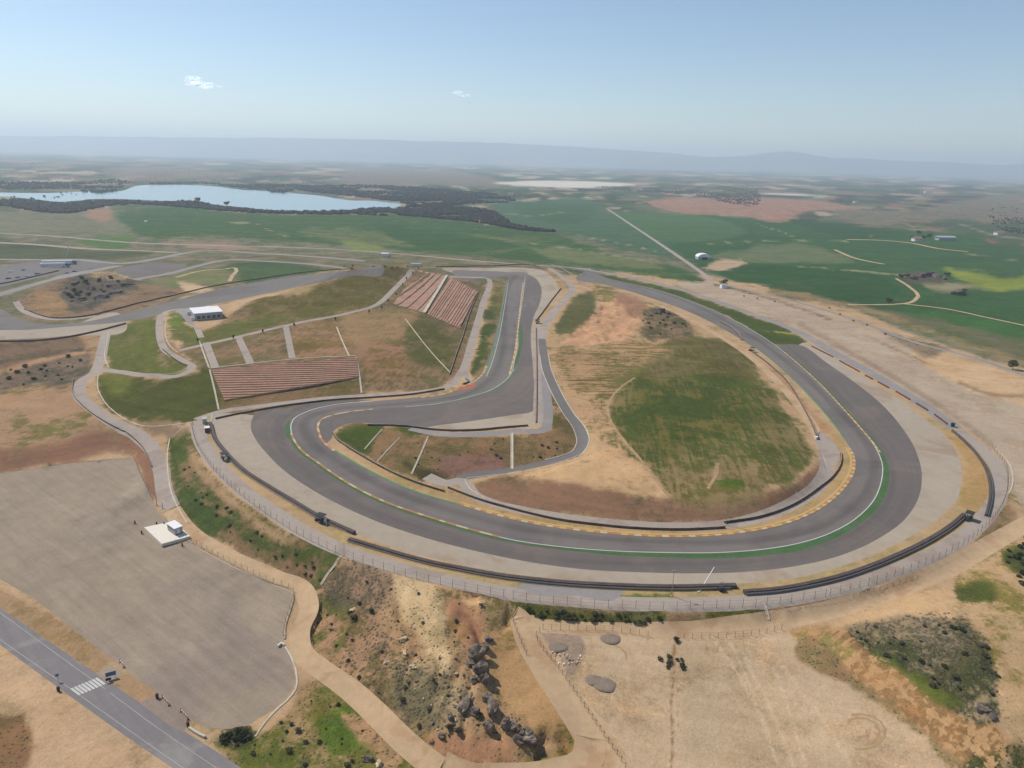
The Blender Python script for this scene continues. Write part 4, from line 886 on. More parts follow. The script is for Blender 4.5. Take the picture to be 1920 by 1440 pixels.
for pts_, soft, s_, v_, c_, sc_, am_, rw_, wd in PAINT:
    if wd and s_ is None and v_ is None and c_ is None: continue
    P = np.array([(p.x, p.y) for p in (at(q[0], q[1]) for q in smooth_px(pts_, 9, not wd))])
    P = dip(P)
    if wd:
        lo_, hi_ = P.min(0) - (soft + wd) * DEG * 2, P.max(0) + (soft + wd) * DEG * 2
    else: lo_, hi_ = P.min(0) - soft * DEG * 4, P.max(0) + soft * DEG * 4
    k = np.where((VP[:, 0] >= lo_[0]) & (VP[:, 0] <= hi_[0]) & (VP[:, 1] >= lo_[1]) & (VP[:, 1] <= hi_[1]) & (V2[:, 1] > 0))[0]
    if not len(k): continue
    q = VP[k] + (WARP[k] * min(14.0, soft * 2.4) * DEG if not wd and soft > 1.4 else WARP[k] * 1.5 * DEG if wd else 0)
    d = edge_dist(q, P, not wd) / DEG
    if wd: w = np.clip((wd / 2 + soft * .5 - d) / max(.5, soft), 0, 1)
    else:
        ins = inside(q, P)
        w = np.clip(.5 + np.where(ins, d, -d) / (2 * max(.5, soft)), 0, 1)
    w = w * w * (3 - 2 * w)
    if len(PAINT) and pts_ is PAINT[0][0]: w = w * np.clip((VP[k, 1] - 2.2) / 3.5, .18, 1)      # the first wash keeps some of the far patchwork
    if s_ is not None: soil[k] += (np.array(s_) - soil[k]) * w[:, None]
    if v_ is not None: veg[k] += (np.array(v_) - veg[k]) * w[:, None]
    if c_ is not None: cover[k] += (c_ - cover[k]) * w
    if sc_ is not None: scrub[k] += (sc_ - scrub[k]) * w
    if am_ is not None: amp[k] += (am_ - amp[k]) * w
    if rw_ is not None: row[k] += (rw_ - row[k]) * w
hardv = np.zeros(n, bool); hardv[T[owner >= 0].ravel()] = True
for i in range(n):
    if hardv[i] or amp[i] < .01 or VP[i, 1] < 5: continue
    x, y = V2[i]
    g1 = noise.noise(Vector((x * .11 + .4 * noise.noise(Vector((x * .05, y * .05, 9))), y * .05, 4)))
    VZ[i] += amp[i] * (noise.fractal(Vector((x * .06, y * .06, 0)), .9, 2.1, 4) * 1.2 + noise.noise(Vector((x * .35, y * .35, 3))) * .4 - 1.5 * max(0, .22 - abs(g1)) / .22 * min(1.0, amp[i]))
VZ[np.unique(T[owner == 900])] = -5.0
GROUND_Z = BVHTree.FromPolygons([Vector((a[0], a[1], z)) for a, z in zip(V2, VZ)], T.tolist())
def gz(x, y):
    h = GROUND_Z.ray_cast(Vector((x, y, 500)), DOWN)
    return h[0].z if h[0] else zs(x, y)
def on(px, py):
    """like at(), on the finished ground"""
    p = at(px, py); return Vector((p.x, p.y, gz(p.x, p.y)))

def sub_mesh(name, tri, mat, label, cat, smooth=True):
    u, inv = np.unique(tri.ravel(), return_inverse=True)
    V = np.column_stack([V2[u], VZ[u]])
    me = bpy.data.meshes.new(name)
    F = inv.reshape(-1, 3)
    me.vertices.add(len(V)); me.vertices.foreach_set('co', V.ravel())
    me.loops.add(len(F) * 3); me.polygons.add(len(F))
    me.loops.foreach_set('vertex_index', F.ravel().astype(np.int32))
    me.polygons.foreach_set('loop_start', np.arange(0, len(F) * 3, 3, dtype=np.int32))
    me.polygons.foreach_set('loop_total', np.full(len(F), 3, dtype=np.int32))
    me.update(calc_edges=True); me.validate()
    me.polygons.foreach_set('use_smooth', np.full(len(me.polygons), smooth))
    me.materials.append(mat)
    o = bpy.data.objects.new(name, me); COL.objects.link(o)
    tag(o, label, cat, None, 'structure')
    return o, u

# ground material: soil and plant colours per vertex, mixed through noise
def ground_mat():
    m = bpy.data.materials.new('natural_ground')
    t, b = nt(m)
    vec = mapped(t)
    A = {}
    for k in ('soil', 'veg', 'cover', 'scrub', 'row'):
        A[k] = N(t, 'ShaderNodeAttribute', attribute_name=k)
    n1 = noise_n(t, vec, .035, 5, .62, .5); n2 = noise_n(t, vec, .22, 5, .65, .3); n3 = noise_n(t, vec, 1.1, 4, .7)
    mix = math_n(t, 'SUBTRACT', math_n(t, 'ADD', math_n(t, 'ADD', math_n(t, 'MULTIPLY', n1, .85), math_n(t, 'MULTIPLY', n2, .5)), math_n(t, 'MULTIPLY', n3, .3)), .325)
    # rows of drought grass where the ground has been raked
    sv = mapped(t, (.03, .5, 1), (0, 0, math.radians(4)))
    rw = noise_n(t, sv, 1.0, 3, .6, .4)
    mix2 = math_n(t, 'ADD', mix, math_n(t, 'MULTIPLY', math_n(t, 'SUBTRACT', rw, .5), math_n(t, 'MULTIPLY', math_n(t, 'MAXIMUM', A['row'].outputs['Fac'], 0), 1.1)))
    rill = noise_n(t, mapped(t, (.55, .045, 1), (0, 0, math.radians(-6))), 1.0, 3, .6, .3)
    mix2 = math_n(t, 'ADD', mix2, math_n(t, 'MULTIPLY', math_n(t, 'SUBTRACT', rill, .5), math_n(t, 'ADD', math_n(t, 'MULTIPLY', math_n(t, 'MINIMUM', A['row'].outputs['Fac'], 0), -.6), .12)))
    x = math_n(t, 'ADD', math_n(t, 'SUBTRACT', mix2, .5), math_n(t, 'MULTIPLY', math_n(t, 'SUBTRACT', A['cover'].outputs['Fac'], .5), .36))
    rib_ = noise_n(t, mapped(t, (.014, .55, 1), (0, 0, math.radians(33))), 1.0, 2, .5, .25)
    x = math_n(t, 'ADD', x, math_n(t, 'MULTIPLY', math_n(t, 'SUBTRACT', rib_, .5), math_n(t, 'MAXIMUM', math_n(t, 'MULTIPLY', math_n(t, 'ADD', A['row'].outputs['Fac'], .7), -5.0), 0)))
    fac = maprange(t, x, -.085, .085, .04, .96, True)
    def vary(col, s, amt, dt=5):
        n = maprange(t, noise_n(t, vec, s, dt, .65), .25, .75, 1 - amt, 1 + amt)
        cc = N(t, 'ShaderNodeCombineColor')
        for i in range(3): t.links.new(n, cc.inputs[i])
        return mixc(t, 1.0, col, cc.outputs[0], 'MULTIPLY')
    so = vary(vary(vary(A['soil'].outputs['Color'], .05, .13), .5, .12), 2.2, .2)
    hue = maprange(t, noise_n(t, vec, .07, 4, .6), .35, .65, 0, 1, True)
    so = mixc(t, math_n(t, 'MULTIPLY', hue, .35), so, mixc(t, 1.0, so, (.99, .89, .82), 'MULTIPLY'))
    ve = vary(vary(vary(A['veg'].outputs['Color'], .06, .22), .45, .2), 1.6, .34)
    ve = mixc(t, math_n(t, 'MULTIPLY', maprange(t, noise_n(t, vec, .16, 4, .6), .4, .68, 0, 1, True), .45), ve, mixc(t, 1.0, ve, (1.5, 1.28, 1.1), 'MULTIPLY'))
    fs = maprange(t, noise_n(t, mapped(t, (.0035, .022, 1), (0, 0, math.radians(9))), 1.0, 4, .6, .3), .3, .7, .84, 1.16)
    fcc = N(t, 'ShaderNodeCombineColor')
    for i in range(3): t.links.new(fs, fcc.inputs[i])
    ve = mixc(t, 1.0, ve, fcc.outputs[0], 'MULTIPLY'); so = mixc(t, .6, so, mixc(t, 1.0, so, fcc.outputs[0], 'MULTIPLY'))
    c = mixc(t, fac, so, ve)
    # low dark scrub tufts
    vo = N(t, 'ShaderNodeTexVoronoi'); vo.inputs['Scale'].default_value = .85; vo.inputs['Randomness'].default_value = 1
    wv = N(t, 'ShaderNodeVectorMath', operation='ADD')
    nz = N(t, 'ShaderNodeTexNoise'); nz.inputs['Scale'].default_value = 1.6; nz.inputs['Detail'].default_value = 4
    t.links.new(vec, nz.inputs['Vector']); t.links.new(vec, wv.inputs[0]); t.links.new(nz.outputs['Color'], wv.inputs[1])
    t.links.new(wv.outputs[0], vo.inputs['Vector'])
    sz = math_n(t, 'MULTIPLY', math_n(t, 'ADD', n2, -.12), math_n(t, 'MULTIPLY', A['scrub'].outputs['Fac'], 1.9))
    tuft = maprange(t, math_n(t, 'SUBTRACT', sz, vo.outputs['Distance']), -.12, .1, 0, 1, True)
    tc = mixc(t, maprange(t, noise_n(t, vec, .8, 3), .35, .65, 0, 1), (.062, .06, .036), (.14, .12, .08))
    c = mixc(t, math_n(t, 'MULTIPLY', tuft, .85), c, tc)
    t.links.new(c, b.inputs['Base Color'])
    b.inputs['Roughness'].default_value = 1.0
    b.inputs['Specular IOR Level'].default_value = .05
    bp = N(t, 'ShaderNodeBump'); bp.inputs['Strength'].default_value = .7; bp.inputs['Distance'].default_value = .35
    h = math_n(t, 'ADD', math_n(t, 'MULTIPLY', n3, .8), math_n(t, 'MULTIPLY', tuft, 1.2))
    t.links.new(h, bp.inputs['Height']); t.links.new(bp.outputs[0], b.inputs['Normal'])
    return m
GM = ground_mat()
g, u = sub_mesh('ground', T[owner == -1], GM, 'bare tan earth, scrub and green fields around the circuit', 'ground')
me = g.data
for k, arr in (('soil', soil), ('veg', veg)):
    a = me.attributes.new(k, 'FLOAT_COLOR', 'POINT')
    a.data.foreach_set('color', np.column_stack([arr[u], np.ones(len(u))]).astype(np.float32).ravel())
for k, arr in (('cover', cover), ('scrub', scrub), ('row', row)):
    a = me.attributes.new(k, 'FLOAT', 'POINT')
    a.data.foreach_set('value', arr[u].astype(np.float32))
CATS = {'gravel_trap': 'gravel', 'run_off_area': 'run-off', 'painted_run_off': 'painted run-off', 'race_track': 'race track', 'distant_gravel_trap': 'gravel', 'distant_run_off': 'run-off',
        'distant_track': 'race track', 'footpath': 'path', 'car_park': 'car park', 'car_park_entrance': 'entrance'}
LINES = []
for q_ in (OUT, UPO):
    w_ = np.array([(p.x, p.y) for p in path3(q_, 6)]); LINES.append((w_, np.concatenate([[0], np.cumsum(np.hypot(*np.diff(w_, axis=0).T))])))
def track_coords(XY):
    best = np.full(len(XY), 1e9); al = np.zeros(len(XY))
    for w_, cum in LINES:
        for a, b, c0 in zip(w_[:-1], w_[1:], cum):
            ab = b - a; L = math.hypot(*ab) + 1e-9
            t_ = np.clip(((XY - a) @ ab) / (L * L), 0, 1); d_ = np.hypot(*(XY - a - t_[:, None] * ab).T)
            k = d_ < best; best[k] = d_[k]; al[k] = (c0 + t_ * L)[k]
    return best, al
for i, z in enumerate(Z):
    tri = T[owner == i]
    if len(tri): o_, u_ = sub_mesh(z['name'], tri, z['mat'], z['label'], CATS.get(z['name'], 'road' if 'road' in z['name'] or 'track' in z['name'] or 'lane' in z['name'] else 'pavement'))
    if len(tri) and z['mat'] in (ASPH, RUNOFF):
        for nm_, arr_ in zip(('across', 'along'), track_coords(V2[u_])):
            o_.data.attributes.new(nm_, 'FLOAT', 'POINT').data.foreach_set('value', arr_.astype(np.float32))
def water_mat():
    m = bpy.data.materials.new('lake_water'); t, b = nt(m)
    b.inputs['Base Color'].default_value = (.16, .26, .30, 1)
    b.inputs['Roughness'].default_value = .12
    b.inputs['IOR'].default_value = 1.33
    vec = mapped(t)
    bp = N(t, 'ShaderNodeBump'); bp.inputs['Strength'].default_value = .25; bp.inputs['Distance'].default_value = .6
    t.links.new(noise_n(t, vec, .12, 3), bp.inputs['Height']); t.links.new(bp.outputs[0], b.inputs['Normal'])
    return m
sub_mesh('lake', T[owner == 900], water_mat(), 'pale blue lake beyond the green fields at the left', 'lake', False)
# ------------------------------------------------------------------ far mountains, woods, clouds, haze
def mountains():
    prof = [(-900,14),(-400,16),(0,17),(150,21),(300,24),(450,27),(600,31),(750,32),(900,32),(1000,30),(1100,26),(1200,22),(1280,15),(1340,18),(1385,26),(1420,31),(1455,27),(1500,19),(1560,19),(1640,18),
            (1720,16),(1790,14),(1840,20),(1880,16),(1920,16),(2200,14),(2700,12)]
    mm = surface('mountain_scrub', C(112, 108, 96), .3, ((.0006, 1, 1), (.003, 1, 1)), 1.0, C(140, 122, 104), .0012)
    for name, D, f, lab, sd in (('mountains', 20000, 1.0, 'faint blue mountain ridge along the horizon', 1),):
        v, fc = [], []
        xs = np.arange(-880, 2681, 14.0)
        rows = 9
        for x in xs:
            a = math.atan((x - 960) / F_PX * 1.04)
            h = np.interp(x, [p[0] for p in prof], [p[1] for p in prof])
            h += 2.2 * noise.fractal(Vector((x * .012, sd, 0)), 1.0, 2.0, 4) + (.8 * noise.noise(Vector((x * .05, sd, 5))))
            if f < 1: h = max(2, h * f + 5 * noise.fractal(Vector((x * .006, 3, 0)), 1, 2, 3))
            top = CAM_H + h * .86 * .953 / F_PX * D if f == 1 else 8 + h * 3.4
            for j in range(rows):
                k = j / (rows - 1)
                D2 = D - (1 - k) * D * .2
                z = -12 + (top + 12) * (k ** 2.2) * (1 + .35 * (1 - k) * noise.noise(Vector((x * .02, k * 3, sd))))
                v.append((D2 / math.cos(a) * math.sin(a), D2, z))
            v.append((D * 1.12 * math.tan(a), D * 1.12, -12))
        R = rows + 1
        for i in range(len(xs) - 1):
            for j in range(rows):
                fc.append((i * R + j, (i + 1) * R + j, (i + 1) * R + j + 1, i * R + j + 1))
        o = mesh_obj(name, v, fc, mm, None, True)
        tag(o, lab, 'mountains' if f == 1 else 'hills', None, 'structure')
mountains()

def blob_template(seed, n=1):
    bm = bmesh.new(); bmesh.ops.create_icosphere(bm, subdivisions=n, radius=1)
    for v in bm.verts:
        k = 1 + .35 * noise.noise(v.co * 1.7 + Vector((seed * 3.1, 0, 0)))
        v.co = Vector((v.co.x * k, v.co.y * k, v.co.z * k * .9 + .45))
    V = np.array([v.co[:] for v in bm.verts]); F = np.array([[l.index for l in f.verts] for f in bm.faces]); bm.free()
    return V, F
BT = [blob_template(i) for i in range(4)]
def woods(polys, count, label, hmin=3, hmax=8, mat=None):
    VV, FF, b = [], [], 0
    for k, P in enumerate(polys):
        W = np.array([(p.x, p.y) for p in (at_z(q.x, q.y, -5) for q in smooth_px(P, 10, True))])
        Pd = dip(W); lo_, hi_ = Pd.min(0), Pd.max(0)
        got = 0; tries = 0
        want = count[k] if isinstance(count, (list, tuple)) else count
        cand = np.column_stack([rng.uniform(lo_[0], hi_[0], want * 14), rng.uniform(lo_[1], hi_[1], want * 14)])
        for q in cand[inside(cand, Pd)]:
            if got >= want: break
            D = CAM_H / math.tan(math.radians(q[1]))
            x, y = D * math.sin(math.radians(q[0])), D * math.cos(math.radians(q[0]))
            if noise.noise(Vector((x * .006, y * .006, k))) < -.28: continue
            h = rng.uniform(hmin, hmax); w = h * rng.uniform(.5, .95)
            V, F = BT[rng.integers(4)]
            c, s = math.cos(q[0] * 9 + got), math.sin(q[0] * 9 + got)
            X = V[:, 0] * c - V[:, 1] * s; Y = V[:, 0] * s + V[:, 1] * c
            VV.append(np.column_stack([x + X * w, y + Y * w, -5.2 + V[:, 2] * h * .72])); FF.append(F + b); b += len(V); got += 1
    V = np.concatenate(VV); F = np.concatenate(FF)
    o = mesh_obj('woodland', V.tolist(), F.tolist(), mat or WOODS, None, False)
    tag(o, label, 'woodland', None, 'stuff')
woods([[(-120,372),(0,371),(60,377),(110,382),(180,377),(250,378),(310,380),(370,379),(400,386),(470,394),(560,398),(640,397),(740,394),(760,400),(640,402),(520,401),(420,396),(330,388),(250,384),(200,387),(140,399),(70,397),(20,388),(-120,384)]],
      2600, 'dark belt of trees along the near shore of the lake')
woods([[(545,352),(620,348),(760,350),(860,358),(940,367),(965,375),(890,382),(800,386),(760,382),(745,379),(690,372),(620,364),(565,358)],
       [(752,390),(800,386),(870,390),(930,400),(955,418),(1040,435),(980,432),(900,418),(800,408),(740,397)]], [3600, 2200], 'wide dark wood at the right end of the lake', 3, 8)
woods([[(-150,344),(0,342),(120,343),(235,347),(228,352),(110,354),(0,355),(-150,355)], [(250,346),(330,343),(450,347),(560,353),(545,359),(480,355),(440,351),(400,346),(300,345)]], [1500, 700],
      'dark wood along the far shore of the lake', 3, 8)
woods([[(1120,352),(1290,356),(1425,363),(1426,367),(1280,364),(1150,357)], [(1860,419),(1930,417),(1930,434),(1880,432)]], [2400, 160], 'dark strip of trees beyond the reddish field', 2.2, 3.6)
woods([[(0,318),(300,318),(700,326),(640,338),(300,338),(0,338)], [(1855,392),(1915,394),(1915,409),(1850,407)]], [260, 30], 'scattered far off trees and hedges on the plain', 2.5, 4.5)

def cloud(px, py, w, h, label, sd):
    m = bpy.data.materials.get('cloud_white')
    if not m:
        m = bpy.data.materials.new('cloud_white'); t, b = nt(m)
        t.nodes.remove(b); out_ = t.nodes['Material Output']
        df = N(t, 'ShaderNodeBsdfDiffuse'); df.inputs['Color'].default_value = (.97, .97, .97, 1)
        tl = N(t, 'ShaderNodeBsdfTranslucent'); tl.inputs['Color'].default_value = (.97, .97, .97, 1)
        ad = N(t, 'ShaderNodeAddShader'); t.links.new(df.outputs[0], ad.inputs[0]); t.links.new(tl.outputs[0], ad.inputs[1])
        tr = N(t, 'ShaderNodeBsdfTransparent'); mxs = N(t, 'ShaderNodeMixShader')
        t.links.new(tr.outputs[0], mxs.inputs[1]); t.links.new(ad.outputs[0], mxs.inputs[2]); t.links.new(mxs.outputs[0], out_.inputs['Surface'])
        lw = N(t, 'ShaderNodeLayerWeight'); lw.inputs['Blend'].default_value = .45
        n = noise_n(t, mapped(t, (.004, .004, .008)), 1.0, 5, .6)
        a = math_n(t, 'MULTIPLY', maprange(t, lw.outputs['Facing'], .1, .8, .42, 0, True), maprange(t, n, .38, .62, .05, 1, True))
        t.links.new(a, mxs.inputs[0])
    D = 15000.0
    c = CAM + ray(px, py) * (D / ray(px, py).y)
    k = D / F_PX
    V, F, b0 = [], [], 0
    rr = np.random.default_rng(sd)
    bm = bmesh.new(); bmesh.ops.create_icosphere(bm, subdivisions=3, radius=1)
    base = [v.co.copy() for v in bm.verts]; fs = [[l.index for l in f.verts] for f in bm.faces]; bm.free()
    for i in range(11):
        u = rr.uniform(-1, 1); r = (1 - .75 * u * u) * rr.uniform(.5, 1) * h * .5
        o = Vector((u * w * .42 * k, rr.uniform(-300, 300), (rr.uniform(-.2, .35) * h * (1 - u * u) + (.12 * h if u < 0 else -.05 * h)) * k))
        for p in base:
            q = 1 + .3 * noise.fractal(p * 1.6 + Vector((i * 5.0, sd, 0)), 1, 2, 3)
            V.append((p.x * r * 1.9 * k * q + o.x, p.y * r * k * q + o.y, p.z * r * .62 * k * q + o.z))
        F += [[x + b0 for x in f] for f in fs]; b0 += len(base)
    o = mesh_obj('cloud', V, F, m, None, True, None, c)
    tag(o, label, 'cloud', None, 'structure')
cloud(363, 157, 92, 20, 'small white cloud low in the sky at the left', 4)
cloud(865, 177, 34, 10, 'tiny faint white cloud near the middle of the sky', 8)

hz = MB().box(-26000, 26000, -2500, 27500, -41.0, 600.0).build('haze', [])
hm = bpy.data.materials.new('haze_air'); hm.use_nodes = True
ht = hm.node_tree; ht.nodes.clear()
pv = ht.nodes.new('ShaderNodeVolumePrincipled'); ho = ht.nodes.new('ShaderNodeOutputMaterial')
pv.inputs['Color'].default_value = (.78, .895, 1.0, 1)
pv.inputs['Density'].default_value = 1.0e-4
pv.inputs['Anisotropy'].default_value = .25
ht.links.new(pv.outputs[0], ho.inputs['Volume'])
hz.data.materials.clear(); hz.data.materials.append(hm)
tag(hz, 'pale blue haze over the whole plain', 'haze', None, 'stuff')
# ------------------------------------------------------------------ painted lines and kerbs along the track
def strip(name, mats, P, w, h, seg=None, off=0.0, label=None, cat='kerb', step=2.5, pattern=None, kind='structure', lift=.05, taper=True):
    """a low strip following P; material changes every `seg` metres"""
    P = resample(P, step)
    V, F, MI = [], [], []
    d = 0
    for i, p in enumerate(P):
        n = side(P, i)
        a = p.xy + n * (off + w / 2); b = p.xy + n * (off - w / 2)
        za, zb = gz(a.x, a.y), gz(b.x, b.y)
        V += [(a.x, a.y, za + lift - .1), (a.x, a.y, za + lift + h * .6), (p.x + n.x * off, p.y + n.y * off, (za + zb) / 2 + lift + h), (b.x, b.y, zb + lift + h * .6), (b.x, b.y, zb + lift - .1)]
        if i:
            for k in range(4):
                F.append(((i - 1) * 5 + k, (i - 1) * 5 + k + 1, i * 5 + k + 1, i * 5 + k))
                if seg:
                    pt_ = pattern or list(range(len(mats)))
                    MI.append(pt_[int(d // seg) % len(pt_)])
                else: MI.append(0)
        if i + 1 < len(P): d += (P[i + 1].xy - p.xy).length
    if seg is not None and not seg: seg = None
    o = mesh_obj(name, V, F, mats, None, False, MI)
    tag(o, label, cat, None, kind)
    return o
def seg_of(line, a, b):
    return line[a:b]
K1 = [KWHITE, ORANGE]
strip('track_line', [WHITEL], path3(OUT[:3] + [(548, 822)], 4) if False else path3(OUT[6:23], 5), .38, .01, label='white edge line round the outside of the lower bend', cat='track line', lift=.04)
strip('track_line', [WHITEL], path3(OUT[22:], 5), .35, .01, label='white edge line up the right hand straight', cat='track line', lift=.04)
strip('track_line', [WHITEL], path3([(547,813)] + UPO[:5], 5), .5, .01, label='white edge line round the hairpin outside', cat='track line', lift=.04)
strip('track_line', [WHITEL], path3(UPI[4:], 5), .35, .01, label='pale edge line between track and upper run off', cat='track line', lift=.04)
strip('track_line', [GREENL], path3(INN[2:8], 5), .8, .01, label='green painted edge on the inside of the lower straight', cat='track line', lift=.04)
strip('track_line', [GREENL], path3([(1585,825),(1555,785),(1515,740),(1480,705),(1440,670),(1410,648)], 5), .7, .01, label='green painted edge inside the right hand straight', cat='track line', lift=.04)
strip('track_line', [GREENL], path3([(908,706),(917,684),(932,630),(942,575),(950,530)], 5), .7, .01, label='green painted edge left of the upper straight', cat='track line', lift=.04)
strip('track_line', [WHITEL], path3([(912,706),(921,684),(936,630),(946,575),(953,530)], 5), .35, .01, label='white edge line left of the upper straight', cat='track line', lift=.05)
strip('track_line', [GREENL], path3(UPI[5:9] + [(962,690)], 5), .5, .01, off=-.6, label='green line outside the upper corner', cat='track line', lift=.04)
strip('kerb', K1, path3([(546,812),(548,818),(560,838),(600,870),(660,910),(720,940),(800,968),(880,992),(945,1009)], 4), .95, .05, 3.2, .0, 'orange and white kerb on the outside of the hairpin exit', pattern=[0, 1, 1])
strip('kerb', [YELLOW, ORANGE, KWHITE], path3([(860,945),(940,968),(1030,987),(1120,998),(1210,1005),(1300,1006),(1380,1000),(1440,990),(1500,972),(1550,945),(1585,912),(1602,880),(1601,855),(1592,838)], 4), 1.3, .06, 2.6, .3,
      'orange and cream kerb inside the lower right bend', pattern=[1, 0, 1, 2])
strip('kerb_edge', [YELLOW], path3([(860,945),(940,968),(1030,987),(1120,998),(1210,1005),(1300,1006),(1380,1000),(1440,990),(1500,972),(1550,945),(1585,912),(1602,880),(1601,855),(1592,838)], 4), .9, .03, None, 1.6, 'ochre strip behind the inner kerb of the lower bend', 'kerb')
strip('kerb', K1, path3([(1650,848),(1634,826),(1620,810),(1580,765),(1540,722),(1500,685),(1468,658)], 4), .85, .05, 3, 0, 'orange and white kerb along the outside of the right straight', pattern=[0, 1])
strip('kerb', K1, path3([(596,806),(597,794),(604,786),(622,779),(650,773),(700,767)], 4), 1.1, .06, 3, 0, 'white and orange kerb at the tip of the hairpin', pattern=[0, 1, 0])
strip('kerb', [KWHITE, ORANGE], path3([(597,806),(602,822),(612,834),(628,846)], 4), 1.1, .06, 3, 0, 'orange kerb curling round the inside of the hairpin', pattern=[0, 1, 1])
strip('kerb', [KWHITE, ORANGE], path3([(957,702),(966,665),(971,630),(975,590),(979,555),(982,530)], 4), 1.1, .05, 4, .5, 'cream kerb along the right of the upper straight', pattern=[0, 0, 1])
strip('kerb', [YELLOW, ORANGE], path3([(790,746),(835,739),(868,726),(895,713),(908,700),(914,686)], 4), 1.5, .06, 3, .6, 'yellow and red kerb inside the upper corner', pattern=[0, 1])
strip('track_line', [GREENP], path3(OUT[1:14], 5), 1.3, .01, off=-1.2, label='thin green painted strip outside the lower bend kerb', cat='track line', lift=.03)
strip('track_line', [GREENP], path3(OUT[19:26], 5), 1.2, .01, off=-1.1, label='thin green painted strip outside the right straight kerb', cat='track line', lift=.03)
# road markings
strip('road_line', [ROADL], path3([(-300,930),(0,1149),(150,1258),(200,1294)], 8), .16, .008, label='white edge line of the access road before the crossing', cat='road marking', lift=.03)
strip('road_line', [ROADL], path3([(206,1299),(300,1368),(400,1436),(560,1540)], 8), .14, .008, label='white edge line of the access road past the crossing', cat='road marking', lift=.03)
strip('road_line', [ROADL], path3([(-300,980),(0,1199),(140,1297),(300,1410),(345,1441),(470,1530)], 8), .16, .008, label='white edge line on the field side of the access road', cat='road marking', lift=.03)
for off_, lab in ((2.9, 'white concrete edge on the outer side of the winding lane'), (-2.9, 'white concrete edge on the wedge side of the winding lane')):
    strip('kerb_edge', [CONC], path3([(1020,665),(1025,692),(1036,720),(1048,745),(1066,776),(1088,808),(1093,828),(1085,846),(1060,858),(1020,869)], 5), .45, .12, None, off_, lab, 'kerb')
strip('kerb_edge', [CONC], path3([(1100,842),(1085,858),(1040,872),(960,887),(900,894),(872,900),(878,912),(905,932),(980,953)], 5), .35, .1, None, 0, 'thin pale edge along the infield service road', 'kerb')
strip('kerb_edge', [CONC], path3([(312,596),(310,625),(318,648),(335,662)], 5), .5, .15, None, 0, 'pale edge stone on the mound road by the grass', 'kerb')
strip('kerb_edge', [CONC], path3([(204,622),(200,645),(196,668),(204,690)], 5), .5, .15, None, 0, 'pale edge stone beside the service road under the green mound', 'kerb')
strip('kerb_edge', [CONC], path3([(205,692),(280,701),(335,698),(362,684)], 5), .5, .15, None, 0, 'pale edge stone along the top of the lower green slope', 'kerb')
strip('kerb_edge', [CONC], path3([(184,704),(183,725),(195,752),(225,780),(262,797),(320,797),(372,789)], 5), .5, .12, None, 0, 'pale edge stone at the foot of the lower green slope', 'kerb')
strip('kerb_edge', [CONC], path3([(318,822),(314,850),(315,885),(322,925),(340,963),(352,982)], 5), .5, .15, None, 0, 'pale concrete edge between service road and green slope', 'kerb')
strip('kerb_edge', [CONC], path3([(533,1210),(546,1232),(556,1262),(556,1290),(540,1312),(520,1330),(495,1358),(478,1382)], 6), .5, .2, None, 0, 'pale concrete gutter along the car park corner', 'gutter')
strip('kerb_edge', [BARC], path3([(352,1014),(420,1051),(500,1090),(551,1114),(546,1140),(536,1172),(534,1200)], 6), .5, .35, None, 0, 'low edge wall between car park and dirt road', 'kerb')
strip('kerb_edge', [CONC], path3([(393,691),(470,682),(545,674),(668,667)], 5), .9, .3, None, 0, 'pale ledge along the top of the lower terraces', 'ledge')
strip('kerb_edge', [CONC], path3([(1870,920),(1878,900),(1876,875),(1850,838)], 5), .6, .15, None, -4.2, 'pale edge stone at the far right turn of the service road', 'kerb')
# zebra crossing: eight bars parallel to the traffic
zb = MB()
A0, A1 = on(133, 1293), on(186, 1271)
dirn = (on(220, 1316) - on(160, 1272)).xy.normalized()
for i in range(8):
    c = A0.lerp(A1, (i + .35) / 8.0); nrm = Vector((-dirn.y, dirn.x)); hl, hw = 2.2, .3
    c = c.xy + dirn * 1.7
    q = [c + dirn * sx * hl + nrm * sy * hw for sx, sy in ((-1, -1), (1, -1), (1, 1), (-1, 1))]
    zb.add([(p.x, p.y, gz(p.x, p.y) + .05) for p in q] + [(p.x, p.y, gz(p.x, p.y) + .02) for p in q], [(0, 1, 2, 3), (0, 4, 5, 1), (1, 5, 6, 2), (2, 6, 7, 3), (3, 7, 4, 0)])
tag(zb.build('zebra_crossing', WHITEL), 'white zebra crossing painted on the access road', 'zebra crossing', None, 'structure')

RUT = surface('wheel_rut', C(180, 146, 106), .12, ((.2, 1, 1), (2, 1, 1)), .98)
for rr, a0, a1 in ((46, -1.9, 1.9), (36, -2.2, 1.5), (15, -.5, 2.6)):
    strip('wheel_track', [RUT], path3([(1612 + rr * math.cos(a0 + (a1 - a0) * i / 13) * 1.05, 1372 + rr * .72 * math.sin(a0 + (a1 - a0) * i / 13)) for i in range(14)], 5), .55, .008,
          label={46: 'outer ring of wheel tracks in the bare field', 36: 'middle ring of wheel tracks in the bare field', 15: 'small inner curve of wheel tracks in the bare field'}[rr], cat='wheel track', lift=.02)
strip('wheel_track', [RUT], path3([(1148,1208),(1168,1218),(1176,1232),(1168,1246)], 5), .6, .008, label='short curved wheel track beside the gravel piles', cat='wheel track', lift=.02)
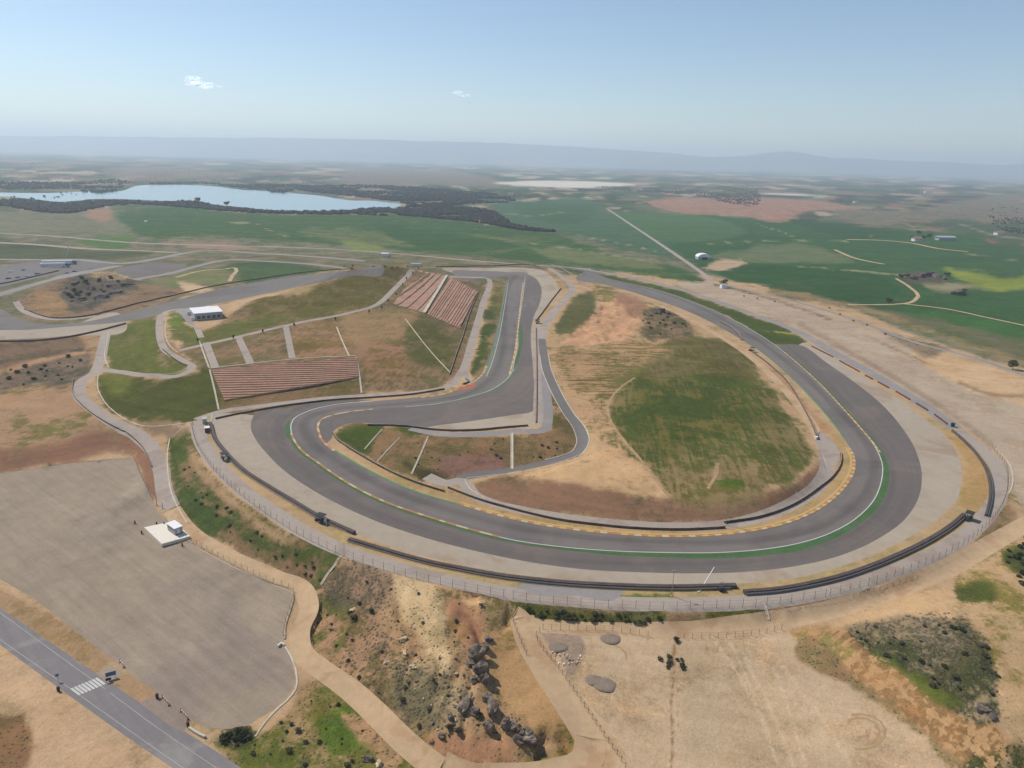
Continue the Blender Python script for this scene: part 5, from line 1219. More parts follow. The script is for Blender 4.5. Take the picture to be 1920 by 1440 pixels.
# ------------------------------------------------------------------ barriers
def wall_mesh(P, w, h, off=0.0, base=-.3, step=3.0, top_in=0.0):
    P = resample(P, step) if step else P
    mb = MB(); V, F = [], []
    for i, p in enumerate(P):
        n = side(P, i)
        a = p.xy + n * (off + w / 2); b = p.xy + n * (off - w / 2); c = p.xy + n * off
        z = gz(c.x, c.y)
        V += [(a.x, a.y, z + base), (a.x - n.x * top_in, a.y - n.y * top_in, z + h), (b.x + n.x * top_in, b.y + n.y * top_in, z + h), (b.x, b.y, z + base)]
        if i:
            k = (i - 1) * 4; m = i * 4
            F += [(k, k + 1, m + 1, m), (k + 1, k + 2, m + 2, m + 1), (k + 2, k + 3, m + 3, m + 2)]
    e = len(V) - 4
    F += [(0, 3, 2, 1), (e, e + 1, e + 2, e + 3)]
    return mb.add(V, F)
def barrier(name, pts, w, h, mat, label, cat='barrier', rail=None, railside=1, group=None):
    P = path3(pts, 6)
    root = empty(name, (0, 0, 0))
    tag(root, label, cat, group)
    if name == 'tyre_barrier': w *= .85; h *= .88
    if name == 'tyre_barrier':
        wall_mesh(P, w, h, 0, -.3, 2.2, .12).build('tyre_wall', mat, root)
        wall_mesh(P, .1, .95, railside * (w / 2 + .35), .45, 4).build('guard_rail', STEEL, root)
        wall_mesh(P, .5, h + .07, -.2 * railside, h - .1, 2.2).build('top_belt', BELT, root)
    else:
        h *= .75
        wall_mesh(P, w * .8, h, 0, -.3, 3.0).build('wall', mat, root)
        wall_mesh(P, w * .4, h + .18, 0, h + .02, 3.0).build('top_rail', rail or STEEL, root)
    return root
BELT = surface('rubber_belt', C(98, 84, 80), .2, ((.2, 1, 1), (1.5, 1, 1)), .8)
barrier('tyre_barrier', [(395,795),(403,822),(422,848),(455,882),(500,912),(550,942),(600,972),(668,1003)], 1.9, 1.3, TYRE, 'dark tyre barrier curving down the left edge of the gravel trap', railside=-1)
barrier('tyre_barrier', [(655,1014),(720,1034),(800,1056),(880,1072),(950,1084),(1050,1095),(1150,1101),(1250,1104),(1383,1101)], 2.0, 1.4, TYRE, 'long dark tyre barrier below the lower bend', railside=-1)
barrier('tyre_barrier', [(1394,1113),(1450,1109),(1510,1099),(1570,1085),(1630,1065),(1690,1040),(1740,1015),(1785,986),(1810,964)], 1.9, 1.4, TYRE, 'dark tyre barrier rising along the lower right of the bend', railside=-1)
barrier('tyre_barrier', [(1848,968),(1855,940),(1856,910),(1848,880),(1830,852),(1805,826),(1782,806)], 1.2, 1.2, TYRE, 'thin dark tyre barrier at the far right of the bend', railside=-1)
redseg = [[(1522,650),(1562,670)], [(1574,677),(1612,698)], [(1622,704),(1638,713)], [(1646,717),(1668,729)], [(1680,735),(1706,750)], [(1718,757),(1744,773)], [(1752,778),(1776,796)]]
for k, s in enumerate(redseg):
    ord_ = ['farthest', 'second farthest', 'third farthest', 'middle', 'third nearest', 'second nearest', 'nearest'][k]
    barrier('crash_barrier', s, .8, .9, RUST, ord_ + ' rusty red barrier section between gravel and earth yard', 'barrier', RUST, group='rusty red barrier sections on the right')
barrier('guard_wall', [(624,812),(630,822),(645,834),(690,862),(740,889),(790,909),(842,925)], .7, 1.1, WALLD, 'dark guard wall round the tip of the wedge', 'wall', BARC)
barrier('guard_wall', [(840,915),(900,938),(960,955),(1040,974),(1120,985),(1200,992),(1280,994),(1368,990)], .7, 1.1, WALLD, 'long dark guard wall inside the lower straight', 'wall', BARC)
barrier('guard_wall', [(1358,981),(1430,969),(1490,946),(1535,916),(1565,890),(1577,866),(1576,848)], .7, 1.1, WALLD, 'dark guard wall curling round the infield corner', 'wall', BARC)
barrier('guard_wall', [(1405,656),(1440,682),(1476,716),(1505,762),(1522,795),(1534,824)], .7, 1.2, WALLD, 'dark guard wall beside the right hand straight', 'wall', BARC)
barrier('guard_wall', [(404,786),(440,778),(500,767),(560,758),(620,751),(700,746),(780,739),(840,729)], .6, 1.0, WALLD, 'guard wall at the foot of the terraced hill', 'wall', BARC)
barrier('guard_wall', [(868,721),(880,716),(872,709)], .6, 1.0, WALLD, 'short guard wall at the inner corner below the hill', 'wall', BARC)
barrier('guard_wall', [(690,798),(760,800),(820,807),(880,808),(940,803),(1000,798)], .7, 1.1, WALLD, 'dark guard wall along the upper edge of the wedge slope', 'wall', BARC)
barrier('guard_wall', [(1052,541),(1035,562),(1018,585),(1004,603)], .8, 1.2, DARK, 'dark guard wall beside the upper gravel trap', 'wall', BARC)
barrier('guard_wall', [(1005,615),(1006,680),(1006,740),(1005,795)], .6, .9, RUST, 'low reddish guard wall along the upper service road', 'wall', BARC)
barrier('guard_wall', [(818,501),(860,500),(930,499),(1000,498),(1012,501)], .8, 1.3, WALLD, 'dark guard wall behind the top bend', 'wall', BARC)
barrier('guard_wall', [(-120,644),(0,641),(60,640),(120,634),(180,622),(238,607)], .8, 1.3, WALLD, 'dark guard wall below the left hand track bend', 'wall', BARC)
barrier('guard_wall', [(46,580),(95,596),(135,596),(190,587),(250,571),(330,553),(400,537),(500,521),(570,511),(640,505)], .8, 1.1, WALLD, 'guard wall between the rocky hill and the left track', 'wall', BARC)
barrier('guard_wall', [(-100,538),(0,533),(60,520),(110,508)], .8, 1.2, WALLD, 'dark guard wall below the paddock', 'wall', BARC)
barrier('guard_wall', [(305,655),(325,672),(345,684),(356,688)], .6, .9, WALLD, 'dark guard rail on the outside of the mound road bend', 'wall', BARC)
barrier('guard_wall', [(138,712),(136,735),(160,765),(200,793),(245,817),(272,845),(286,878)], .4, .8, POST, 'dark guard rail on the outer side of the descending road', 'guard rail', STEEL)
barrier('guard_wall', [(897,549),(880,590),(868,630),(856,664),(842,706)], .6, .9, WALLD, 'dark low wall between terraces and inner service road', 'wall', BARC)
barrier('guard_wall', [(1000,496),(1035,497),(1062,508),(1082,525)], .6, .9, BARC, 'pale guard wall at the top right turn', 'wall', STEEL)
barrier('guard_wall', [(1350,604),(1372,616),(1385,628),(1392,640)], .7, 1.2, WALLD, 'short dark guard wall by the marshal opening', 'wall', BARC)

# ------------------------------------------------------------------ fences
def fence(pts, h, spacing, label, mat=POST, wires=3, r=.06, mesh=None, group=None):
    P = path3(pts, 6); P = resample(P, spacing)
    root = empty('fence', (0, 0, 0)); tag(root, label, 'fence', group)
    for k in range(0, len(P)):
        p = P[k]; z = gz(p.x, p.y)
        mb = MB().tube((0, 0, -.4), (0, 0, h), r, r, 5)
        if h > 2.2:
            n = side(P, k); mb.tube((0, 0, h), (n.x * .35, n.y * .35, h + .35), r, r * .8, 5)
        o = mb.build('post', mat, root); o.location = (p.x, p.y, z)
    mb = MB()
    for j in range(wires):
        zz = h * (.12 + .86 * j / max(1, wires - 1))
        for a, b in zip(P, P[1:]):
            mb.tube((a.x, a.y, gz(a.x, a.y) + zz), (b.x, b.y, gz(b.x, b.y) + zz), .018, .018, 3)
    mb.build('wire', mat, root)
    return root
fence([(360,802),(368,832),(390,868),(435,915),(500,965),(570,1008),(650,1045),(740,1075),(850,1102),(955,1122)], 2.6, 4.2, 'tall wire fence outside the service road on the left')
fence([(962,1124),(1080,1136),(1200,1143),(1320,1143),(1440,1136),(1550,1119)], 2.6, 4.2, 'tall wire fence below the lower service road')
fence([(1556,1118),(1650,1091),(1740,1057),(1815,1017),(1868,968),(1888,920),(1886,880),(1858,838)], 2.6, 4.2, 'tall wire fence round the right end of the service road')
fence([(1012,1186),(1005,1192),(1012,1210),(1040,1245),(1075,1295),(1105,1340),(1135,1385),(1160,1420),(1185,1460)], 1.9, 1.9, 'dark post fence left of the bare field')
fence([(1018,1180),(1080,1182),(1150,1184),(1220,1194)], 1.9, 2.6, 'thin post fence along the top left of the bare field')
fence([(1282,1197),(1350,1196),(1420,1190),(1470,1180)], 1.9, 2.6, 'thin post fence along the top right of the bare field')
fence([(350,1010),(420,1048),(500,1087),(551,1112),(545,1140),(535,1172),(530,1200)], 1.7, 3.2, 'low fence between the car park and the dirt road')
fence([(958,1140),(962,1165),(975,1200),(990,1235)], 1.5, 2.2, 'short dark fence where the dirt track turns down')
fence([(286,938),(268,900),(250,858)], 1.5, 3.5, 'fence on the bank above the car park corner')
fence([(1600,1120),(1660,1104),(1720,1085)], 1.6, 3.0, 'thin fence beside the tan dirt track')

# ------------------------------------------------------------------ drainage chutes and ledges on the slopes
def chute(pts, label, w=.9, h=.22):
    P = resample(path3(pts, 5), 1.6)
    V, F = [], []
    prof_ = [(-.5, -.2), (-.5, 1), (-.32, 1), (-.26, .35), (.26, .35), (.32, 1), (.5, 1), (.5, -.2)]
    for i, p in enumerate(P):
        n = side(P, i); z = gz(p.x, p.y)
        V += [(p.x + n.x * a * w, p.y + n.y * a * w, z + b * h) for a, b in prof_]
        if i: F += [((i - 1) * 8 + k, i * 8 + k, i * 8 + k + 1, (i - 1) * 8 + k + 1) for k in range(7)]
    tag(mesh_obj('drainage_chute', V, F, CONC), label, 'drain', 'concrete drainage chutes on the slopes')
chute([(393,693),(402,730),(410,768)], 'pale chute dropping from the left end of the lower terraces')
chute([(374,640),(384,668),(392,690)], 'pale chute above the left end of the lower terraces')
chute([(668,669),(674,705),(678,738)], 'pale chute at the right end of the lower terraces')
chute([(631,613),(642,640),(655,668)], 'pale chute dropping from the hill path to the terrace ledge')
chute([(717,805),(700,823),(683,843)], 'leftmost pale chute on the wedge slope', .7)
chute([(750,820),(728,842),(706,866)], 'second pale chute on the wedge slope with a small headwall', .7)
chute([(803,818),(787,855),(770,892)], 'third pale chute on the wedge slope', .8)
chute([(960,812),(960,845),(960,880)], 'wide chute at the right of the wedge slope', 1.3)
chute([(640,1042),(618,1072),(596,1106)], 'pale chute at the lower end of the green slope')
chute([(1430,1130),(1437,1145),(1442,1160)], 'short pale chute below the fence at the bottom', .8)
chute([(760,598),(800,650),(845,700)], 'long thin chute crossing the brown hillside', .6)
chute([(398,776),(395,800)], 'small pale chute by the hairpin corner', .7)
chute([(345,800),(322,820)], 'pale chute at the top of the green outer slope', .7)

# ------------------------------------------------------------------ spectator terraces
def terraces(TL, TR, BR, BL, dz, label, lip=.45, lift=.3, cols=16, straight=True):
    A, B, Cc, Dd = [at(*p) for p in (TL, TR, BR, BL)]
    top = [A.lerp(B, i / cols) for i in range(cols + 1)]; bot = [Dd.lerp(Cc, i / cols) for i in range(cols + 1)]
    zt = max(p.z for p in top); zb = min(p.z for p in bot)
    root = empty('spectator_terrace', (0, 0, 0)); tag(root, label, 'terraces', 'stepped spectator terraces on the hill')
    def vk(i, z):
        return min(1.0, max(0.0, (top[i].z - z) / (top[i].z - bot[i].z)))
    tread, riser = MB(), MB()
    z = zt
    def pos(i, v): return top[i].xy.lerp(bot[i].xy, v)
    while z > zb:
        for i in range(cols):
            v0, v1 = vk(i, z), vk(i, z - dz); w0, w1 = vk(i + 1, z), vk(i + 1, z - dz)
            if v1 - v0 < .002 and w1 - w0 < .002: continue
            def q(i, v, zz): p = pos(i, v); return (p.x, p.y, zz)
            L = max(1e-3, (pos(i, 1) - pos(i, 0)).length)
            l0, l1 = max(v0, v1 - lip / L), max(w0, w1 - lip / L)
            zz = z + lift
            tread.add([q(i, v0, zz), q(i + 1, w0, zz), q(i + 1, l1, zz), q(i, l0, zz)], [(0, 3, 2, 1)])
            riser.add([q(i, l0, zz), q(i + 1, l1, zz), q(i + 1, l1, zz + .12), q(i, l0, zz + .12), q(i, v1, zz + .12), q(i + 1, w1, zz + .12), q(i, v1, zz - dz - .15), q(i + 1, w1, zz - dz - .15)],
                      [(0, 1, 2, 3)[::-1], (3, 2, 5, 4)[::-1], (4, 5, 7, 6)[::-1]])
        z -= dz
    tread.build('tread', TERR, root); riser.build('riser', TERR2, root)
    return root
terraces((396,694), (669,671), (673,708), (421,752), .40, 'wide reddish stepped bank facing the hairpin run off', lip=.3)
terraces((784,507), (839,519), (797,588), (737,571), .5, 'brown stepped bank left of the pale stair wall', lip=.3)
terraces((845,521), (896,548), (862,616), (801,590), .42, 'finely stepped bank right of the pale stair wall', lip=.4)
P = path3([(838,517), (795,588)], 4)
tag(wall_mesh(P, 2.4, .9, 0, -.4, 2).build('stair_wall', CONC), 'pale concrete stair wall between two terraces', 'stair wall')

# ------------------------------------------------------------------ buildings
def frame_at(pa, pb):
    a, b = on(*pa), on(*pb)
    return a, math.atan2(b.y - a.y, b.x - a.x), (b.xy - a.xy).length
# white flat roofed building on the hill
a, rz, L = frame_at((366, 601), (409, 597))
L = 19.5; W = 22.0; Hh = 5.0
root = empty('flat_roofed_building', a, rz); tag(root, 'white flat roofed building on the hill above the terraces', 'building')
MB().box(0, L, 0, W, -1.5, Hh).build('wall', GREYP, root)
rb = MB(); rb.box(-.6, L + .6, -.6, W + .6, Hh, Hh + .45); rf = rb.build('roof', WHITEP, root)
MB().box(11.5, 15.0, W + .65, W + 3.2, Hh - 2.2, Hh + .2).build('roof_hatch', WHITEP, rf)
for k in range(5):
    x = 1.2 + k * 3.6
    fw = MB(); fw.box(x, x + 2.6, -.12, 0.02, .9, 3.2); w_ = fw.build('window', GLASS, root)
    fr = MB(); fr.box(x - .12, x, -.16, .02, .8, 3.3); fr.box(x + 2.6, x + 2.72, -.16, .02, .8, 3.3); fr.box(x - .12, x + 2.72, -.16, .02, 3.2, 3.32); fr.box(x - .12, x + 2.72, -.2, .02, .74, .9); fr.build('frame', WHITEP, w_)
MB().box(-.1, .02, 2.5, 4.2, -.1, 2.4).build('door', DARK, root)
for k, (x0, x1, y0, y1) in enumerate(((-2.6, -.1, -.2, .5), (-2.6, -.1, W - .6, W))):
    pm = MB(); pm.box(x0, x1, y0, y1, -1, 2.6)
    pm.build('wing_wall', WHITEP, root)
MB().box(-2.2, L + 1.5, -2.6, -.02, -1.4, -.08).build('terrace_slab', ROADC, root)
# kiosk on the pale pad in the car park
pc = [on(*p) for p in ((271, 993), (326, 978), (357, 1009), (304, 1026))]
zt = max(p.z for p in pc) + .18
pad = MB(); pad.add([(p.x, p.y, zt) for p in pc] + [(p.x, p.y, zt - 1.2) for p in pc], [(3, 2, 1, 0), (0, 1, 5, 4), (1, 2, 6, 5), (2, 3, 7, 6), (3, 0, 4, 7)])
tag(pad.build('concrete_pad', PAD), 'cream concrete pad under the small white cabin', 'concrete pad', None, 'structure')
l_, f_ = on(315, 998), on(329, 1009)
rz = math.atan2(f_.y - l_.y, f_.x - l_.x); L = (f_.xy - l_.xy).length + .2; W = 2.9
root = empty('ticket_cabin', (l_.x, l_.y, zt), rz); tag(root, 'small white cabin standing on the cream pad in the car park', 'cabin')
MB().box(0, L, 0, W, .35, 2.75).build('wall', GREYP, root)
MB().box(.05, L - .05, .05, W - .05, 0, .35).build('dark_base', DARK, root)  # dark band along the foot of the cabin walls
MB().box(-.2, L + .2, -.2, W + .2, 2.75, 2.95).build('roof', WHITEP, root)
for x0, x1 in ((.5, 1.9), (2.5, L - .5)):
    wv_ = MB().box(x0, x1, -.05, .01, 1.1, 2.3).build('window', GLASS, root)
    MB().box(x0 - .08, x1 + .08, -.08, .0, 1.0, 1.1).build('sill', WHITEP, wv_)
dr = MB().box(L - .01, L + .05, .9, 1.9, .4, 2.4).build('door', WHITEP, root)
MB().box(L + .05, L + .11, 1.72, 1.8, 1.3, 1.45).build('handle', STEEL, dr)

def hut(p, rz, w, d, h, wallm, roofm, name, label, cat, roof_h=.25, gable=0.0, extra=None, wins=0):
    root = empty(name, p, rz); tag(root, label, cat)
    MB().box(-w / 2, w / 2, -d / 2, d / 2, -.6, h).build('wall', wallm, root)
    r = MB()
    if gable:
        e = .05 * w + .15
        r.add([(-w/2-e, -d/2-e, h), (w/2+e, -d/2-e, h), (w/2+e, d/2+e, h), (-w/2-e, d/2+e, h), (-w/2-e, 0, h + gable), (w/2+e, 0, h + gable)], [(0, 1, 5, 4), (2, 3, 4, 5), (0, 4, 3), (1, 2, 5), (0, 3, 2, 1)])
    else: r.box(-w/2-.2, w/2+.2, -d/2-.2, d/2+.2, h, h + roof_h)
    r.build('roof', roofm, root)
    if wins:
        for k in range(wins):
            x = -w / 2 + w * (k + .5) / wins
            MB().box(x - w * .18 / wins - .2, x + w * .18 / wins + .2, -d / 2 - .06, -d / 2 + .02, h * .35, h * .75).build('window', GLASS, root)
    MB().box(w / 2 - .02, w / 2 + .05, -.5, .5, -.1, min(2.2, h * .8)).build('door', DARK, root)
    return root
hut(on(384, 793), .4, 1.8, 3.2, 2.4, GREYP, GREYP, 'storage_container', 'grey storage box behind the tyre barrier by the hairpin', 'container')
hut(on(389, 810), .35, 2.0, 2.0, 2.3, RUST, WHITEP, 'marshal_hut', 'red brown hut with white roof behind the hairpin barrier', 'hut')
def marshal_post(px, py, rz, label, dark=True):
    root = empty('marshal_post', on(px, py), rz); tag(root, label, 'marshal post', 'marshal posts behind the barriers')
    MB().box(-1.5, 1.5, -1.1, 1.1, .9, 1.05).build('platform', DARK, root)
    for x in (-1.4, 1.4):
        for y in (-1.0, 1.0): MB().tube((x, y, -.3), (x, y, 3.0), .08, .08, 6).build('post', DARK, root)
    MB().box(-1.8, 1.8, -1.4, 1.4, 3.0, 3.14).build('canopy', DARK if dark else GREYP, root)
    MB().box(-1.45, 1.45, -1.08, -1.0, 1.05, 1.9).build('railing_panel', DARK, root)
    s = MB(); s.box(1.9, 2.05, -.6, .6, .6, 1.9); s.tube((1.97, 0, -.3), (1.97, 0, 2.1), .07); s.build('signal_board', WHITEP, root)
    MB().box(-2.6, -1.7, -.5, .5, -.1, .8).build('equipment_box', DARK, root)
marshal_post(421, 862, -.9, 'marshal post behind the barrier near the hairpin')
marshal_post(602, 979, -.45, 'marshal post beside the white pole, left of the barrier gap')
marshal_post(1816, 974, .8, 'marshal post at the right hand barrier gap')
marshal_post(1008, 606, 1.2, 'marshal post beside the upper service road')
marshal_post(1410, 659, -.8, 'marshal post at the start of the right hand guard wall')
hut(on(1786, 800), .6, 1.4, 1.4, 1.8, DARK, DARK, 'equipment_box', 'small dark box at the end of the rusty barrier', 'box')
hut(on(1352, 1108), .1, 1.4, 1.2, 1.2, DARK, DARK, 'equipment_box', 'small dark box behind the long tyre barrier', 'box')
hut(on(1530, 823), .4, 1.2, .9, 1.0, WHITEP, WHITEP, 'equipment_box', 'small white box at the end of the inner guard wall', 'box')
def mast(px, py, h, label, lean=(0, 0), mat=STEEL, r=.12, head=True, name='lamp_mast', cat='mast'):
    p = on(px, py); root = empty(name, p); tag(root, label, cat)
    MB().tube((0, 0, -.5), (lean[0], lean[1], h), r, r * .6, 8).build('pole', mat, root)
    if head: MB().box(lean[0] - .5, lean[0] + .5, lean[1] - .15, lean[1] + .15, h - .1, h + .2).build('lamp_head', mat, root)
    MB().box(-.3, .3, -.3, .3, -.3, .25).build('base', CONC, root)
mast(1259, 1118, 9, 'thin mast behind the long tyre barrier')
mast(1361, 984, 8, 'thin mast beside the infield guard wall')
mast(1310, 1110, 4.2, 'long white pole leaning over the tyre barrier', (6.6, 8.0), WHITEP, .2, False, 'leaning_pole', 'pole')
mast(612, 984, 3.2, 'short white pole beside the left marshal post', (0, 0), WHITEP, .13, False, 'white_pole', 'pole')
mast(362, 796, 5, 'thin dark red pole at the hairpin fence corner', (0, 0), RUST, .1, False, 'fence_pole', 'pole')
mast(125, 480, 14, 'pale lamp mast behind the paddock', (5, 0), WHITEP, .5, True)
mast(294, 948, 3.4, 'dark gate post at the car park road end', (0, 0), POST, .14, False, 'gate_post', 'post')
mast(305, 954, 3.0, 'shorter gate post by the service road', (0, 0), POST, .14, False, 'gate_post', 'post')
for px, py, lab in ((266, 1001, 'dark bollard at the left tip of the pad'), (308, 985, 'dark bin on the far edge of the pad'), (342, 1024, 'dark red bollard in front of the pad'), (253, 982, 'dark post left of the pad'), (294, 984, 'thin post on the far edge of the pad')):
    root = empty('bollard', on(px, py)); tag(root, lab, 'bollard', 'dark bollards around the cabin pad')
    MB().tube((0, 0, -.2), (0, 0, 1.15), .3, .26, 8).build('body', DARK, root); MB().tube((0, 0, 1.15), (0, 0, 1.3), .31, .2, 8).build('cap', RUST, root)
# red and white barrier boards at the car park entrances
def board(px, py, rz, n, label):
    root = empty('road_barrier', on(px, py), rz); tag(root, label, 'barrier', 'red and white barriers at the car park entrances')
    for s in (-1, 1):
        f = MB(); f.box(s * n * .5 - .15, s * n * .5 + .15, -.35, .35, -.1, .12); f.box(s * n * .5 - .06, s * n * .5 + .06, -.06, .06, .1, 1.15); f.build('foot', DARK, root)
    b = MB()
    for k in range(n * 2):
        x = -n * .5 + k * .5
        b.box(x, x + .5, -.05, .05, .55, 1.05, k % 2)
    mesh_obj('board', b.v, b.f, [REDP, WHITEP], root, False, b.mi)
board(229, 1247, -.75, 3, 'red and white barrier beside the zebra crossing entrance')
board(311, 1316, -.72, 4, 'red and white barrier left of the bollard entrance')
board(346, 1342, -.72, 4, 'red and white barrier right of the bollard entrance')
def sign(px, py, rz, w, h, top, mat, label, legs=2):
    root = empty('road_sign', on(px, py), rz); tag(root, label, 'sign')
    xs = (-w * .35, w * .35) if legs == 2 else (0,)
    for x in xs: MB().tube((x, 0, -.3), (x, 0, top), .06, .06, 6).build('leg', STEEL, root)
    MB().box(-w / 2, w / 2, -.06, -.0, top - h, top).build('panel', mat, root)
sign(209, 1272, .5, 2.6, 1.3, 2.2, BLUEP, 'pale blue information sign beside the zebra crossing')
sign(204, 1279, .5, 1.4, .8, 1.4, DARK, 'small dark sign next to the blue sign')
sign(109, 1277, .5, .8, .8, 2.4, BLUEP, 'small sign on the field side of the zebra crossing', 1)
for px, py, lab in ((295, 1309, 'dark bin left of the red and white barriers'), (353, 1362, 'dark bin at the right end of the entrance'), (110, 1296, 'dark red marker post in the lower left field')):
    root = empty('litter_bin', on(px, py)); tag(root, lab, 'bin')
    MB().tube((0, 0, -.1), (0, 0, 1.3), .35, .42, 8).build('body', DARK, root); MB().tube((0, 0, 1.3), (0, 0, 1.5), .45, .3, 8).build('lid', RUST, root)
# low wall at the car park corner
tag(wall_mesh(path3([(521,1214),(531,1208),(534,1213)], 3), .5, .8, 0, -.3, 1.5).build('headwall', PAD), 'white concrete headwall at the car park corner', 'headwall')
tag(wall_mesh(path3([(355,1366),(372,1378),(385,1384)], 3), .6, .7, 0, -.3, 1.5).build('headwall', CONC), 'pale low wall beside the grass corner', 'wall')

# ------------------------------------------------------------------ far buildings, trucks
def truck(px, py, rz, label, L=26):
    root = empty('parked_truck', on(px, py), rz); tag(root, label, 'truck', 'white trucks in the paddock')
    tr = MB().box(-L / 2, L / 2 - 4.2, -1.6, 1.6, 1.1, 4.6).build('trailer', WHITEP, root)
    cb = MB().box(L / 2 - 3.8, L / 2, -1.5, 1.5, .7, 3.8).build('cab', BLUEP, root)
    MB().box(L / 2 - .02, L / 2 + .05, -1.3, 1.3, 2.2, 3.4).build('windscreen', GLASS, cb)
    for x in (-L / 2 + 2, -L / 2 + 3.5, L / 2 - 6, L / 2 - 1.6):
        for s in (-1, 1): MB().tube((x, s * 1.25, .5), (x, s * 1.62, .5), .55, .55, 10).build('wheel', DARK, root)
truck(112, 496, .35, 'long white truck at the front of the paddock', 34)
truck(104, 501, .35, 'second white truck just below the first', 28)
CARP = [surface('car_paint_' + n_, c_, .05, ((.5, 1, 1),), .4, spec=.5) for n_, c_ in (('white', C(232, 232, 230)), ('grey', C(130, 132, 136)), ('dark', C(60, 62, 66)), ('red', C(150, 60, 50)))]
for k, (px, py, m_, lab) in enumerate(((16,523,2,'dark car parked farthest left in the paddock'), (34,521,1,'grey car parked second from the left in the paddock'), (52,518,0,'white car parked in the middle of the paddock'), (70,514,3,'red car parked in the middle of the paddock'),
                                   (140,510,2,'dark car parked at the right end of the paddock'), (126,513,1,'grey car parked near the right end of the paddock'), (20,510,0,'white car in the back row of the paddock'), (44,507,1,'grey car in the back row of the paddock'))):
    root = empty('parked_car', on(px, py), .3 + .05 * k); tag(root, lab, 'car', 'cars parked in the paddock')
    b_ = MB().box(-2.3, 2.3, -.9, .9, .35, .95); b_.add([(-1.7,-.85,.95),(1.2,-.85,.95),(1.2,.85,.95),(-1.7,.85,.95),(-1.1,-.72,1.5),(.5,-.72,1.5),(.5,.72,1.5),(-1.1,.72,1.5)], [(4,5,6,7),(0,1,5,4),(1,2,6,5),(2,3,7,6),(3,0,4,7)])
    b_.build('body', CARP[m_], root)
    for x in (-1.5, 1.45):
        for y in (-1, 1): MB().tube((x, y * .78, .33), (x, y * .95, .33), .33, .33, 10).build('wheel', DARK, root)
def arched_barn(px, py, rz, w, d, h, label):
    root = empty('arched_barn', on(px, py), rz); tag(root, label, 'barn')
    MB().box(-w / 2, w / 2, -d / 2, d / 2, -.5, h * .45).build('wall', GREYP, root)
    mb = MB(); n = 10
    v = []
    for y in (-d / 2 - .3, d / 2 + .3):
        for k in range(n + 1):
            t_ = math.pi * k / n; v.append((-math.cos(t_) * (w / 2 + .3), y, h * .45 + math.sin(t_) * h * .6))
    f = [(k, k + 1, n + 2 + k, n + 1 + k) for k in range(n)] + [tuple(range(n + 1))[::-1], tuple(range(n + 1, 2 * n + 2)), (0, n + 1, 2 * n + 1, n)]
    mb.add(v, f).build('roof', WHITEP, root)
    MB().box(-w * .2, w * .2, -d / 2 - .08, -d / 2 + .02, -.2, h * .5).build('door', DARK, root)
arched_barn(1318, 486, .1, 19, 13, 8, 'white arched barn beside the straight country road')
hut(on(1356, 540), .2, 6, 5, 4, WHITEP, GREYP, 'pump_house', 'small white pump house at the end of the country road', 'hut')
hut(on(1718, 452), .2, 16, 10, 6, WHITEP, TILE, 'farmhouse', 'white farmhouse among dark trees in the far right fields', 'house', gable=3, wins=3)
hut(on(1771, 450), .1, 34, 14, 6, GREYP, GREYP, 'farm_shed', 'long grey shed right of the far farmhouse', 'shed', gable=2.5)
hut(on(722, 481), .1, 9, 7, 4, WHITEP, WHITEP, 'white_hut', 'small white hut beside the pale road behind the hill', 'hut')
hut(on(780, 499), .1, 11, 6, 3, WHITEP, GREYP, 'low_shed', 'low pale shed on top of the terraced hill', 'shed')
for px, py, w, lab in ((895, 417, 12, 'white farm cottage at the edge of the dark wood'), (911, 424, 10, 'smaller white cottage below the wood edge'), (787, 385, 14, 'white house among the trees right of the lake'), (125, 336, 22, 'white house on the far shore of the lake'),
                       (55, 310, 50, 'white warehouse far off at the left'), (880, 316, 40, 'pale farm far beyond the lake'), (958, 366, 22, 'pale farmhouse at the tip of the wood'), (274, 416, 5, 'white shed in the green field at the left'),
                       (1604, 380, 18, 'white farmhouse beyond the reddish field'), (1740, 362, 40, 'pale farm building far off at the right'), (1872, 440, 18, 'pale house beside the dark trees at far right')):
    hut(on(px, py), rng.uniform(-.4, .4), w, w * .6, w * .32, WHITEP, TILE if w > 9 else WHITEP, 'farmhouse', lab, 'house', gable=w * .15)
